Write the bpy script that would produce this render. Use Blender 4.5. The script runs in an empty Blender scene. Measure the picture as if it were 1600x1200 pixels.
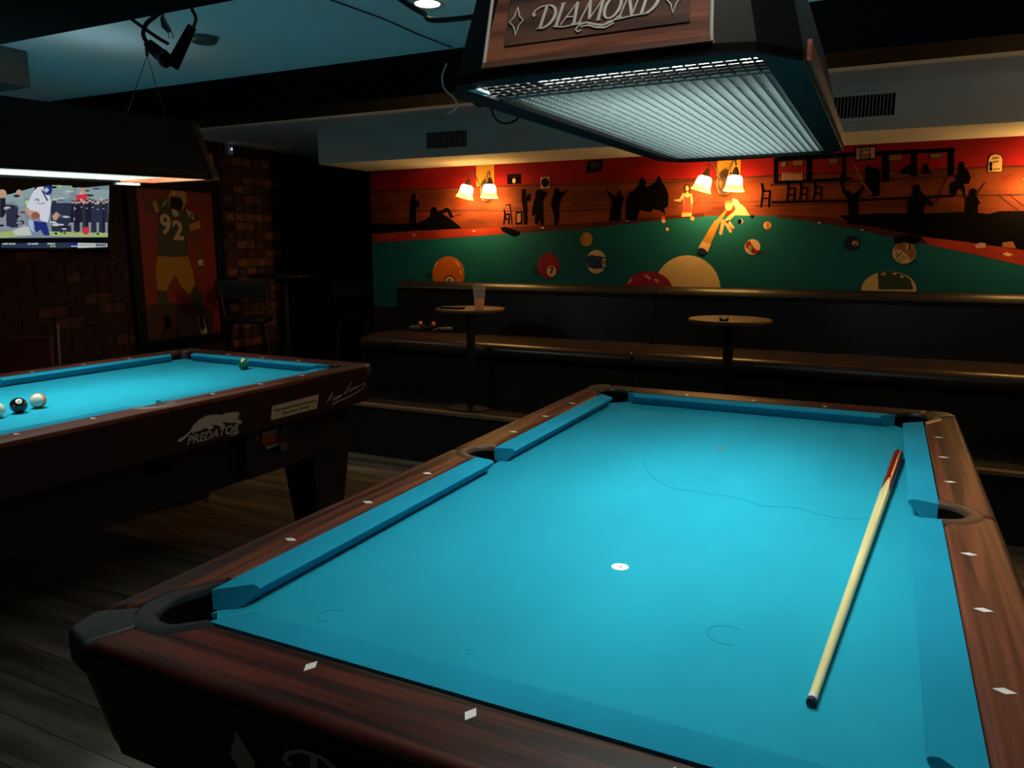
import bpy, bmesh, math, random
from mathutils import Vector, Matrix

# ------------------------------------------------------------------ camera, world, exposure
scene = bpy.context.scene
FPX = 1192.55                                   # focal length in pixels of the 1600 x 1200 frame
CAM = Vector((0.4149, -1.8212, 1.3571))
YAW, PITCH = 0.453713, -0.175102
cam_d = bpy.data.cameras.new('camera'); cam = bpy.data.objects.new('camera', cam_d)
scene.collection.objects.link(cam); scene.camera = cam
cam_d.sensor_width = 36.0; cam_d.lens = 36.0 * FPX / 1600.0; cam_d.clip_start = 0.02
cam.location = CAM; cam.rotation_euler = (math.pi / 2 + PITCH, 0, YAW)
w = bpy.data.worlds.new('world'); scene.world = w; w.use_nodes = True
w.node_tree.nodes['Background'].inputs[0].default_value = (0.5, 0.55, 0.7, 1)
w.node_tree.nodes['Background'].inputs[1].default_value = 0.0
vs = scene.view_settings
vs.view_transform = 'Standard'; vs.look = 'None'; vs.gamma = 1.0; vs.exposure = 0.0; vs.use_curve_mapping = False
cy = scene.cycles
cy.use_denoising = True
cy.max_bounces = 6; cy.diffuse_bounces = 3; cy.glossy_bounces = 3; cy.transmission_bounces = 6
cy.sample_clamp_indirect = 3.0; cy.caustics_reflective = False; cy.caustics_refractive = False
LAMP_W = 24.0            # watts of each billiard lamp's tubes
SCONCE_W = 3.0
CAN_W = 4.0; ADDED_DOME_W = 5.5; ADDED_UP_W = 8.0; ADDED_PEND_W = 4.5; ADDED_CAN_W = 4.5
random.seed(7)

# ------------------------------------------------------------------ geometry helpers
COL = scene.collection
_f = Vector((-math.sin(YAW) * math.cos(PITCH), math.cos(YAW) * math.cos(PITCH), math.sin(PITCH)))
_r = Vector((math.cos(YAW), math.sin(YAW), 0)); _u = _r.cross(_f)
def at(px, py, ax, v):                          # point of a known plane seen at a photo pixel
    d = _f + _r * ((px - 800) / FPX) - _u * ((py - 600) / FPX)
    i = 'xyz'.index(ax)
    return CAM + d * ((v - CAM[i]) / d[i])

class MB:
    def __init__(s): s.v = []; s.f = []
    def add(s, vs_, fs):
        n = len(s.v); s.v += [tuple(q) for q in vs_]; s.f += [tuple(n + i for i in q) for q in fs]; return s
    def box(s, x0, x1, y0, y1, z0, z1):
        return s.add([(x, y, z) for x in (x0, x1) for y in (y0, y1) for z in (z0, z1)],
                     [(0, 1, 3, 2), (4, 6, 7, 5), (0, 4, 5, 1), (2, 3, 7, 6), (0, 2, 6, 4), (1, 5, 7, 3)])
    def prism(s, poly, fn0, fn1):               # poly 2-D; fn maps (a,b) to 3-D for the two caps
        n = len(poly)
        s.add([fn0(*q) for q in poly] + [fn1(*q) for q in poly],
              [tuple(range(n))[::-1], tuple(range(n, 2 * n))] + [(i, (i + 1) % n, n + (i + 1) % n, n + i) for i in range(n)])
        return s
    def pz(s, poly, z0, z1): return s.prism(poly, lambda a, b: (a, b, z0), lambda a, b: (a, b, z1))
    def px(s, poly, x0, x1): return s.prism(poly, lambda a, b: (x0, a, b), lambda a, b: (x1, a, b))
    def py(s, poly, y0, y1): return s.prism(poly, lambda a, b: (a, y0, b), lambda a, b: (a, y1, b))
    def rings(s, rs, cap=True, closed=True):    # loft equal-length loops
        n = len(rs[0]); vs_ = [q for r in rs for q in r]; fs = []
        for k in range(len(rs) - 1):
            for i in range(n if closed else n - 1):
                j = (i + 1) % n
                fs.append((k * n + i, k * n + j, (k + 1) * n + j, (k + 1) * n + i))
        if cap: fs += [tuple(range(n))[::-1], tuple(range((len(rs) - 1) * n, len(rs) * n))]
        return s.add(vs_, fs)
    def tube(s, pts, r, n=8):
        pts = [Vector(p) for p in pts]; rs = []
        rr = r if isinstance(r, (list, tuple)) else [r] * len(pts)
        up = None
        for i, p in enumerate(pts):
            t = (pts[min(i + 1, len(pts) - 1)] - pts[max(i - 1, 0)]).normalized()
            if up is None: up = Vector((0, 0, 1)) if abs(t.z) < .9 else Vector((1, 0, 0))
            a = t.cross(up).normalized(); b = a.cross(t); up = b
            rs.append([p + a * (rr[i] * math.cos(2 * math.pi * k / n)) + b * (rr[i] * math.sin(2 * math.pi * k / n)) for k in range(n)])
        return s.rings(rs)
    def lathe(s, prof, n=24, c=(0, 0, 0), cap=True):     # prof [(r,z)]
        return s.rings([[(c[0] + r * math.cos(2 * math.pi * k / n), c[1] + r * math.sin(2 * math.pi * k / n), c[2] + z) for k in range(n)] for r, z in prof], cap)
    def ribbon(s, pts, wd, M, t=0.0015):        # flat stroke of varying width in a plane; M maps (u,v,h) to 3-D
        n = len(pts); L = []; R = []
        ww = wd if isinstance(wd, (list, tuple)) else [wd] * n
        for i in range(n):
            a = pts[max(i - 1, 0)]; b = pts[min(i + 1, n - 1)]
            dx, dy = b[0] - a[0], b[1] - a[1]; l = math.hypot(dx, dy) or 1
            nx, ny = -dy / l * ww[i] / 2, dx / l * ww[i] / 2
            L.append((pts[i][0] + nx, pts[i][1] + ny)); R.append((pts[i][0] - nx, pts[i][1] - ny))
        vs_ = [M(*q, 0) for q in L] + [M(*q, 0) for q in R] + [M(*q, t) for q in L] + [M(*q, t) for q in R]
        fs = []
        for i in range(n - 1):
            fs += [(i, i + 1, n + i + 1, n + i), (2 * n + i, 3 * n + i, 3 * n + i + 1, 2 * n + i + 1),
                   (i, 2 * n + i, 2 * n + i + 1, i + 1), (n + i, n + i + 1, 3 * n + i + 1, 3 * n + i)]
        return s.add(vs_, fs)
    def mesh(s, name):
        me = bpy.data.meshes.new(name); me.from_pydata(s.v, [], s.f); me.update()
        bm = bmesh.new(); bm.from_mesh(me); bmesh.ops.recalc_face_normals(bm, faces=bm.faces); bm.to_mesh(me); bm.free()
        return me
    def build(s, name, m, parent=None, smooth=None, bevel=0):
        o = bpy.data.objects.new(name, s.mesh(name)); COL.objects.link(o)
        if m: o.data.materials.append(MAT[m] if isinstance(m, str) else m)
        if parent: o.parent = parent
        if bevel:
            b = o.modifiers.new('bevel', 'BEVEL'); b.width = bevel; b.segments = 3; b.limit_method = 'ANGLE'
            for p in o.data.polygons: p.use_smooth = True
            o.modifiers.new('wn', 'WEIGHTED_NORMAL')
        if smooth:
            shade(o.data, smooth)
        return o

def shade(me, ang=40):
    for p in me.polygons: p.use_smooth = True
    me.set_sharp_from_angle(angle=math.radians(ang))

def baked(o):                                    # apply the modifiers of o without operators
    dg = bpy.context.evaluated_depsgraph_get(); dg.update()
    me = bpy.data.meshes.new_from_object(o.evaluated_get(dg)); o.modifiers.clear(); old = o.data; o.data = me
    me.name = old.name
    return o

def cut(o, cutters):
    for c in cutters:
        b = o.modifiers.new('cut', 'BOOLEAN'); b.operation = 'DIFFERENCE'; b.object = c; b.solver = 'EXACT'
    return baked(o)

def empty(name, loc=(0, 0, 0), rz=0.0):
    o = bpy.data.objects.new(name, None); COL.objects.link(o); o.location = loc; o.rotation_euler = (0, 0, rz); o.empty_display_size = .05
    return o
def tag(o, label, cat, group=None, kind=None):
    o['label'] = label; o['category'] = cat
    if group: o['group'] = group
    if kind: o['kind'] = kind
    return o
def struct(o, label=None):
    o['kind'] = 'structure'
    if label: o['label'] = label
    return o
def copy_tree(o, parent=None):
    c = o.copy(); COL.objects.link(c); c.parent = parent
    for ch in list(o.children): copy_tree(ch, c)
    return c
def text_mesh(txt, size, M, name, m, parent, shear=0.0, bold=0.0, sx=1.0, align='CENTER'):
    cu = bpy.data.curves.new(name, 'FONT'); cu.body = txt; cu.size = size; cu.align_x = align; cu.align_y = 'CENTER'
    cu.shear = shear; cu.offset = bold; cu.extrude = 0.0004; cu.resolution_u = 3
    t = bpy.data.objects.new(name, cu); COL.objects.link(t)
    dg = bpy.context.evaluated_depsgraph_get(); dg.update()
    me = bpy.data.meshes.new_from_object(t.evaluated_get(dg)); bpy.data.objects.remove(t)
    for v in me.vertices: v.co = Vector(M(v.co.x * sx, v.co.y, v.co.z))
    me.update(); me.name = name
    o = bpy.data.objects.new(name, me); COL.objects.link(o); me.materials.clear(); me.materials.append(MAT[m]); o.parent = parent
    return o

# ------------------------------------------------------------------ materials
MAT = {}
def mat(name, col, rough=.6, metal=0.0, spec=.5, var=0.0, scale=(8, 8, 8), col2=None, coat=0.0, bump=0.0, detail=4.0, emis=None, estr=0.0, lo=.35, hi=.65, dist=0.0):
    m = bpy.data.materials.new(name); m.use_nodes = True; nt = m.node_tree
    b = nt.nodes['Principled BSDF']
    b.inputs['Base Color'].default_value = (*col, 1); b.inputs['Roughness'].default_value = rough
    b.inputs['Metallic'].default_value = metal; b.inputs['Specular IOR Level'].default_value = spec
    b.inputs['Coat Weight'].default_value = coat; b.inputs['Coat Roughness'].default_value = .15
    if emis: b.inputs['Emission Color'].default_value = (*emis, 1); b.inputs['Emission Strength'].default_value = estr
    if col2 or bump or var:
        tc = nt.nodes.new('ShaderNodeTexCoord'); mp = nt.nodes.new('ShaderNodeMapping'); mp.inputs['Scale'].default_value = scale
        no = nt.nodes.new('ShaderNodeTexNoise'); no.inputs['Detail'].default_value = detail; no.inputs['Scale'].default_value = 1.0
        no.inputs['Distortion'].default_value = dist
        nt.links.new(tc.outputs['Object'], mp.inputs[0]); nt.links.new(mp.outputs[0], no.inputs['Vector'])
        c2 = col2 or tuple(c * (1 - var) for c in col)
        rp = nt.nodes.new('ShaderNodeValToRGB')
        rp.color_ramp.elements[0].position = lo; rp.color_ramp.elements[1].position = hi
        rp.color_ramp.elements[0].color = (*c2, 1); rp.color_ramp.elements[1].color = (*col, 1)
        nt.links.new(no.outputs['Fac'], rp.inputs[0]); nt.links.new(rp.outputs[0], b.inputs['Base Color'])
        if bump:
            bp = nt.nodes.new('ShaderNodeBump'); bp.inputs['Strength'].default_value = bump; bp.inputs['Distance'].default_value = .004
            nt.links.new(no.outputs['Fac'], bp.inputs['Height']); nt.links.new(bp.outputs[0], b.inputs['Normal'])
    MAT[name] = m
    return m
def emit(name, col, s):
    m = bpy.data.materials.new(name); m.use_nodes = True; nt = m.node_tree; nt.nodes.clear()
    e = nt.nodes.new('ShaderNodeEmission'); e.inputs[0].default_value = (*col, 1); e.inputs[1].default_value = s
    o = nt.nodes.new('ShaderNodeOutputMaterial'); nt.links.new(e.outputs[0], o.inputs[0]); MAT[name] = m

mat('ceiling_paint', (.88, .92, .92), .85, var=.12, scale=(1.2, 1.2, 1.2))
mat('soffit_paint', (.72, .71, .69), .8, var=.12, scale=(2, 2, 2))
mat('black_paint', (.0035, .0035, .004), .8, spec=.05)
mat('wall_dark', (.02, .018, .018), .8, spec=.2, var=.4, scale=(3, 3, 3))
mat('wall_pale', (.12, .11, .10), .85, spec=.2, var=.3, scale=(2, 2, 2))
mat('mortar', (.05, .04, .033), .95, spec=.1, var=.6, scale=(14, 14, 14))
mat('brick_a', (.11, .045, .028), .9, spec=.15, var=.6, scale=(22, 22, 22), bump=.4)
mat('brick_black', (.012, .011, .011), .85, spec=.15, var=.5, scale=(26, 26, 26), bump=.4)
mat('brick_b', (.05, .02, .014), .9, spec=.15, var=.6, scale=(26, 26, 26), bump=.4)
mat('brick_lit', (.24, .10, .065), .9, spec=.15, var=.6, scale=(18, 18, 18), bump=.4)
mat('floor_wood', (.22, .19, .15), .5, spec=.3, col2=(.075, .06, .048), scale=(1.5, 16, 16), detail=6)
mat('floor_wood_b', (.18, .15, .12), .5, spec=.3, col2=(.06, .048, .038), scale=(1.1, 20, 16), detail=6)
mat('platform_black', (.012, .012, .014), .7, spec=.2)
mat('nosing', (.26, .17, .10), .5, spec=.4, var=.5, scale=(2, 30, 30))
mat('cloth', (.016, .34, .475), .95, spec=.08, col2=(.014, .29, .41), scale=(2.2, 1.2, 1), detail=7, lo=.4, hi=.62)
mat('cushion_cloth', (.013, .30, .46), .95, spec=.08, var=.12, scale=(4, 4, 4))
WOOD = dict(rough=.45, spec=.25, coat=.0, detail=6, lo=.40, hi=.62, dist=.9)
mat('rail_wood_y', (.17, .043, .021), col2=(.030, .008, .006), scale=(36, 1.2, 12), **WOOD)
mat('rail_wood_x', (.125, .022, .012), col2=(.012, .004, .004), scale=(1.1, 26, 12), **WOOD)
mat('apron_wood', (.022, .007, .007), rough=.45, spec=.35, col2=(.012, .004, .005), scale=(3, 3, 30), detail=5)
mat('apron_black', (.008, .0075, .010), .5, spec=.25)
mat('pocket_black', (.02, .02, .022), .42, spec=.45, var=.5, scale=(25, 25, 25), bump=.1)
mat('pocket_brown', (.09, .04, .022), .45, spec=.45, var=.5, scale=(25, 25, 25), bump=.1)
mat('pocket_grey_lit', (.16, .16, .15), .4, spec=.5, var=.4, scale=(25, 25, 25))
mat('cap_black', (.045, .045, .045), .5, spec=.5, var=.6, scale=(20, 20, 20))
mat('hole_black', (.003, .003, .003), .9, spec=.05)
mat('sight_white', (.85, .80, .76), .4)
mat('spot_white', (.80, .82, .78), .7, var=.25, scale=(70, 70, 70))
mat('spot_brown', (.18, .16, .10), .7)
mat('cloth_mark', (.012, .255, .385), .95, spec=.05)
mat('cue_maple', (.86, .76, .36), .35, var=.18, scale=(60, 60, 4), coat=.3)
mat('cue_red', (.22, .012, .008), .25, coat=.5, var=.3, scale=(30, 30, 4))
mat('cue_tip', (.012, .02, .035), .7)
mat('chrome', (.6, .6, .6), .25, metal=1)
mat('ball_black', (.008, .008, .009), .12, coat=.6)
mat('ball_white', (.82, .78, .66), .12, coat=.6)
mat('ball_green', (.006, .12, .055), .12, coat=.6)
mat('ink', (.01, .01, .01), .6)
mat('logo_grey', (.42, .36, .33), .6)
mat('logo_gold', (.62, .56, .46), .5)
mat('sticker', (.50, .36, .25), .6)
mat('lamp_black', (.0032, .0035, .0045), .55, spec=.18, var=.4, scale=(12, 12, 12))
mat('lamp_bead', (.5, .5, .46), .4)
mat('lamp_white', (.85, .87, .84), .5)
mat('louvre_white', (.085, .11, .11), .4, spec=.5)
mat('louvre_lit', (.34, .36, .33), .4, spec=.5)
mat('lamp_wood', (.36, .125, .066), .38, spec=.6, col2=(.13, .038, .022), scale=(3, 30, 60), detail=6, dist=.5)
mat('lamp_wood_dark', (.17, .078, .052), .45, spec=.5, col2=(.05, .022, .018), scale=(3, 30, 55), detail=6, dist=.8)
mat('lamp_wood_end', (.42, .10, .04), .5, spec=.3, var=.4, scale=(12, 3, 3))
mat('sign_cream', (.70, .68, .62), .5)
mat('vinyl', (.042, .022, .015), .34, spec=.55, col2=(.018, .011, .009), scale=(5, 5, 5), bump=.25, detail=6)
mat('vinyl_back', (.012, .010, .010), .38, spec=.5, var=.4, scale=(5, 5, 5))
mat('table_top', (.17, .085, .05), .35, spec=.5, var=.4, scale=(4, 20, 4))
mat('iron', (.006, .006, .007), .45, spec=.3)
mat('bronze', (.11, .055, .028), .4, metal=.6)
mat('grille', (.45, .44, .42), .5)
mat('plastic_white', (.6, .6, .58), .5)
mat('plastic_grey', (.10, .11, .11), .4)
mat('orange_tip', (.75, .20, .08), .4)
mat('tool_grey', (.16, .14, .13), .4)
mat('chair_red', (.10, .008, .008), .6)
mat('steel_dark', (.10, .10, .10), .4, metal=.7)
mat('frame_black', (.004, .004, .006), .5, spec=.12)
mat('poster_red', (.18, .006, .009), .6)
mat('poster_maroon', (.035, .006, .008), .6)
mat('jersey', (.040, .044, .026), .7)
mat('pants', (.34, .16, .012), .7)
mat('gold', (.42, .20, .06), .6)
mat('skin', (.10, .035, .02), .7)
mat('cream', (.52, .40, .28), .7)
mat('sock_dark', (.028, .030, .022), .7)
# mural paints
P = dict(rough=.75, spec=.15)
mat('m_red', (.34, .008, .012), var=.45, scale=(2.2, 2, 5), **P)
mat('m_plank', (.27, .054, .015), col2=(.085, .014, .006), scale=(2.4, 2, 9), lo=.3, hi=.7, **P)
mat('m_plank_dark', (.11, .017, .009), col2=(.05, .008, .005), scale=(2.4, 2, 9), **P)
mat('m_rail', (.45, .045, .02), col2=(.26, .022, .012), scale=(3, 2, 10), **P)
mat('m_green', (.006, .128, .16), var=.25, scale=(1.5, 2, 2), **P)
mat('m_green_dark', (.004, .06, .07), **P)
mat('m_black', (.003, .0025, .0025), rough=.85, spec=.03)
mat('m_olive', (.045, .075, .035), var=.5, scale=(9, 9, 9), **P)
mat('m_grey', (.05, .035, .03), **P)
mat('m_line', (.055, .012, .007), **P)
mat('m_yellow', (.55, .27, .04), var=.15, scale=(3, 3, 3), **P)
mat('m_cream', (.80, .55, .26), var=.12, scale=(3, 3, 3), **P)
mat('m_orange', (.75, .16, .012), var=.15, scale=(5, 5, 5), **P)
mat('m_crimson', (.28, .014, .03), **P)
mat('m_blue', (.02, .045, .13), **P)
mat('m_navy', (.012, .02, .05), **P)
mat('m_brown', (.30, .11, .04), **P)
mat('m_skin', (.75, .40, .16), **P)
mat('m_white', (.72, .56, .40), **P)
mat('m_pink', (.55, .30, .22), **P)
mat('m_dress', (.55, .05, .03), **P)
mat('m_hair', (.08, .02, .015), **P)
# lights' own surfaces
emit('tube_glow', (.92, 1.0, .93), 14.0)
emit('can_glow', (1.0, .80, .45), 9.0)
emit('added_dome_glow', (1, .92, .78), 6.0)
emit('added_pendant_glow', (1, .66, .34), 5.0)
emit('led_blue', (.25, .5, 1.0), 5.0)
def shade_mat():
    m = bpy.data.materials.new('shade_glass'); m.use_nodes = True; nt = m.node_tree; b = nt.nodes['Principled BSDF']
    b.inputs['Base Color'].default_value = (.9, .75, .5, 1); b.inputs['Roughness'].default_value = .4
    tc = nt.nodes.new('ShaderNodeTexCoord'); sx = nt.nodes.new('ShaderNodeSeparateXYZ'); rp = nt.nodes.new('ShaderNodeValToRGB')
    mr = nt.nodes.new('ShaderNodeMapRange'); mr.inputs[1].default_value = -.125; mr.inputs[2].default_value = -.06
    nt.links.new(tc.outputs['Object'], sx.inputs[0]); nt.links.new(sx.outputs[2], mr.inputs[0]); nt.links.new(mr.outputs[0], rp.inputs[0])
    rp.color_ramp.elements[0].color = (.55, .18, .012, 1); rp.color_ramp.elements[1].color = (1, .68, .20, 1)
    rp.color_ramp.elements[0].position = .15; rp.color_ramp.elements[1].position = .75
    nt.links.new(rp.outputs[0], b.inputs['Emission Color']); b.inputs['Emission Strength'].default_value = 26.0
    MAT['shade_glass'] = m
shade_mat()
def glass_mat():
    m = bpy.data.materials.new('glass'); m.use_nodes = True; b = m.node_tree.nodes['Principled BSDF']
    b.inputs['Base Color'].default_value = (.9, .9, .88, 1); b.inputs['Roughness'].default_value = .05; b.inputs['Alpha'].default_value = .16; b.inputs['Specular IOR Level'].default_value = .8
    MAT['glass'] = m
    m = bpy.data.materials.new('beer'); m.use_nodes = True; nt = m.node_tree; b = nt.nodes['Principled BSDF']; out = nt.nodes['Material Output']
    b.inputs['Base Color'].default_value = (.90, .45, .13, 1); b.inputs['Roughness'].default_value = .2
    t = nt.nodes.new('ShaderNodeBsdfTranslucent'); t.inputs[0].default_value = (1.0, .55, .2, 1); x = nt.nodes.new('ShaderNodeMixShader'); x.inputs[0].default_value = .7
    nt.links.new(b.outputs[0], x.inputs[1]); nt.links.new(t.outputs[0], x.inputs[2]); nt.links.new(x.outputs[0], out.inputs[0])
    MAT['beer'] = m
glass_mat()

# ------------------------------------------------------------------ room shell
CEIL = 2.2; XL = -4.5; YM = 3.3; XR = 2.7; YB = -3.4; YF = 5.2
fl = struct(MB().box(XL - .1, XR + .1, YB - .1, YF + .1, -.06, -.006).build('floor', 'platform_black'), 'dark wooden plank floor')
y = YB
k = 0
while y < 2.22:
    y2 = min(y + .1385, 2.22)
    mb = MB().box(XL, XR, y + .0012, y2 - .0012, -.006, 0)
    mb.build('plank', 'floor_wood' if k % 3 else 'floor_wood_b', fl)
    y = y2; k += 1
MB().box(XL, -3.335, 2.22, YF, -.006, 0).build('plank', 'floor_wood', fl)
struct(MB().box(XL - .1, XR + .1, YB - .1, YF + .1, CEIL, CEIL + .08).build('ceiling', 'ceiling_paint'), 'low painted ceiling')
wl = struct(MB().box(XL - .12, XL, YB, YF, 0, CEIL).build('wall_left', 'mortar'), 'dark brick wall')
struct(MB().box(-3.335, XR, YM, YF, 0, CEIL).build('wall_front', 'wall_dark'), 'wall carrying the painted mural')
struct(MB().box(XR, XR + .12, YB, YF, 0, CEIL).build('wall_right', 'wall_dark'), 'dark wall')
struct(MB().box(XL, XR, YB - .12, YB, 0, CEIL).build('wall_back', 'wall_dark'), 'dark wall')
struct(MB().box(XL, -3.335, YF, YF + .12, 0, CEIL).build('wall_hallway', 'wall_dark'), 'dark wall at the end of the passage')
# bricks of the left wall: the ones in view singly, the rest as one mass
bl, bh, jt = .205, .064, .011
BR = [MB().box(0, .008, 0, bl, 0, bh).mesh('brick'), MB().box(0, .008, 0, bl / 2 - jt / 2, 0, bh).mesh('brick')]
BRM = []
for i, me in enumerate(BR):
    for mn in ('brick_a', 'brick_b', 'brick_lit'):
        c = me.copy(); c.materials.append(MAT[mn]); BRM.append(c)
mass = MB(); mass2 = MB(); nb = 0
row = 0; z = .012
while z + bh < CEIL:
    y = -1.0 - (0 if row % 2 else (bl + jt) / 2)
    head = row % 6 == 3
    step = (bl + jt) / 2 if head else bl + jt
    while y < YF - .25:
        wd = bl / 2 - jt / 2 if head else bl
        hid = (1.0 < y < 1.70 and 1.42 < z < 1.74) or (2.03 < y < 2.58 and .60 < z < 1.9)
        seen = (.98 < y < 3.42 and .66 < z < 1.52) or (2.75 < y < 3.42 and .5 < z < 2.1)
        if seen and not hid and nb < 298:
            o = bpy.data.objects.new('brick', BRM[(3 if head else 0) + (random.choice((0, 2, 2)) if y > 2.85 else random.choice((0, 1, 1, 1, 1)))]); COL.objects.link(o)  # light on the pilaster is put into paler bricks, the rest kept dark
            o.location = (XL + random.uniform(-.003, .002), y, z); o.parent = wl; nb += 1
        elif not hid:
            (mass if y < 3.40 else mass2).box(XL, XL + .006, y, y + wd, z, z + bh)
        y += step
    z += bh + jt; row += 1
ms = mass.build('brick_courses', 'brick_b', wl); ms['kind'] = 'stuff'; ms = mass2.build('painted_brick_courses', 'brick_black', wl); ms['kind'] = 'stuff'
# beams and soffit
struct(MB().box(XL, XR, 1.18, 1.43, 2.025, CEIL).build('ceiling_beam', 'black_paint'), 'wide black beam across the low ceiling')
struct(MB().box(XL, XR, -.52, -.21, 2.0, CEIL).build('ceiling_beam', 'black_paint'), 'black beam above the billiard lamps')
struct(MB().box(-3.375, XR, 2.736, YM, 1.965, CEIL).build('ceiling_soffit', 'soffit_paint'), 'boxed pale soffit above the mural')
# raised platform with a nosing strip
pf = struct(MB().box(-3.335, XR, 2.235, YM, 0, .325).build('floor_platform', 'platform_black'), 'raised black platform under the bench')
MB().box(-3.335, XR, 2.215, 2.262, .325, .347).build('nosing', 'nosing', pf, bevel=.004)
MB().box(-3.335, XR, 2.262, YM, .325, .34).build('deck', 'platform_black', pf)

# ------------------------------------------------------------------ pool tables
A, B = .4953, .9906; BED = .762; RT = .80
XO, YO = .662, 1.178; XI, YI = .556, 1.052; CH = .075
PK = [(sx, sy) for sx in (-1, 1) for sy in (-1, 1)]
def stadium(c, d, r, ext, n=14, width=None):
    a0 = math.atan2(d[1], d[0])
    pts = [(c[0] + r * math.cos(a0 + math.pi / 2 + math.pi * k / n), c[1] + r * math.sin(a0 + math.pi / 2 + math.pi * k / n)) for k in range(n + 1)]
    return [(pts[0][0] + d[0] * ext, pts[0][1] + d[1] * ext)] + pts + [(pts[-1][0] + d[0] * ext, pts[-1][1] + d[1] * ext)]
def pocket_geo(kind, sx, sy):                    # inner edge, rim, outer edge of the casting, centre, inward direction
    n = 18
    if kind == 'corner':
        c = (A + .030, B + .040)
        def path(r, e1, e2):
            return [e1] + [(c[0] + r * math.cos(math.radians(-18 + 126 * k / n)), c[1] + r * math.sin(math.radians(-18 + 126 * k / n))) for k in range(n + 1)] + [e2]
        inner = path(.0535, (XI - .001, .948), (.478, YI - .001)); rim = path(.074, (XI + .006, .930), (.462, YI + .006)); outer = path(.088, (XI + .008, .922), (.450, YI + .008))
        d = (-1 / math.sqrt(2), -1 / math.sqrt(2))
    else:
        c = (A + .056, 0)
        def path(r, e): return [(XI - .001, -e)] + [(c[0] + r * math.cos(math.radians(-85 + 170 * k / n)), r * math.sin(math.radians(-85 + 170 * k / n))) for k in range(n + 1)] + [(XI - .001, e)]
        inner = path(.0535, .0536); rim = path(.074, .074); outer = path(.086, .086); d = (-1, 0)
    f = lambda L: [(x * sx, y_ * (sy or 1)) for x, y_ in L]
    return f(inner), f(rim), f(outer), (c[0] * sx, c[1] * sy), (d[0] * sx, d[1] * sy)
POCKETS = [('corner', sx, sy) for sx, sy in PK] + [('side', -1, 0), ('side', 1, 0)]

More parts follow.
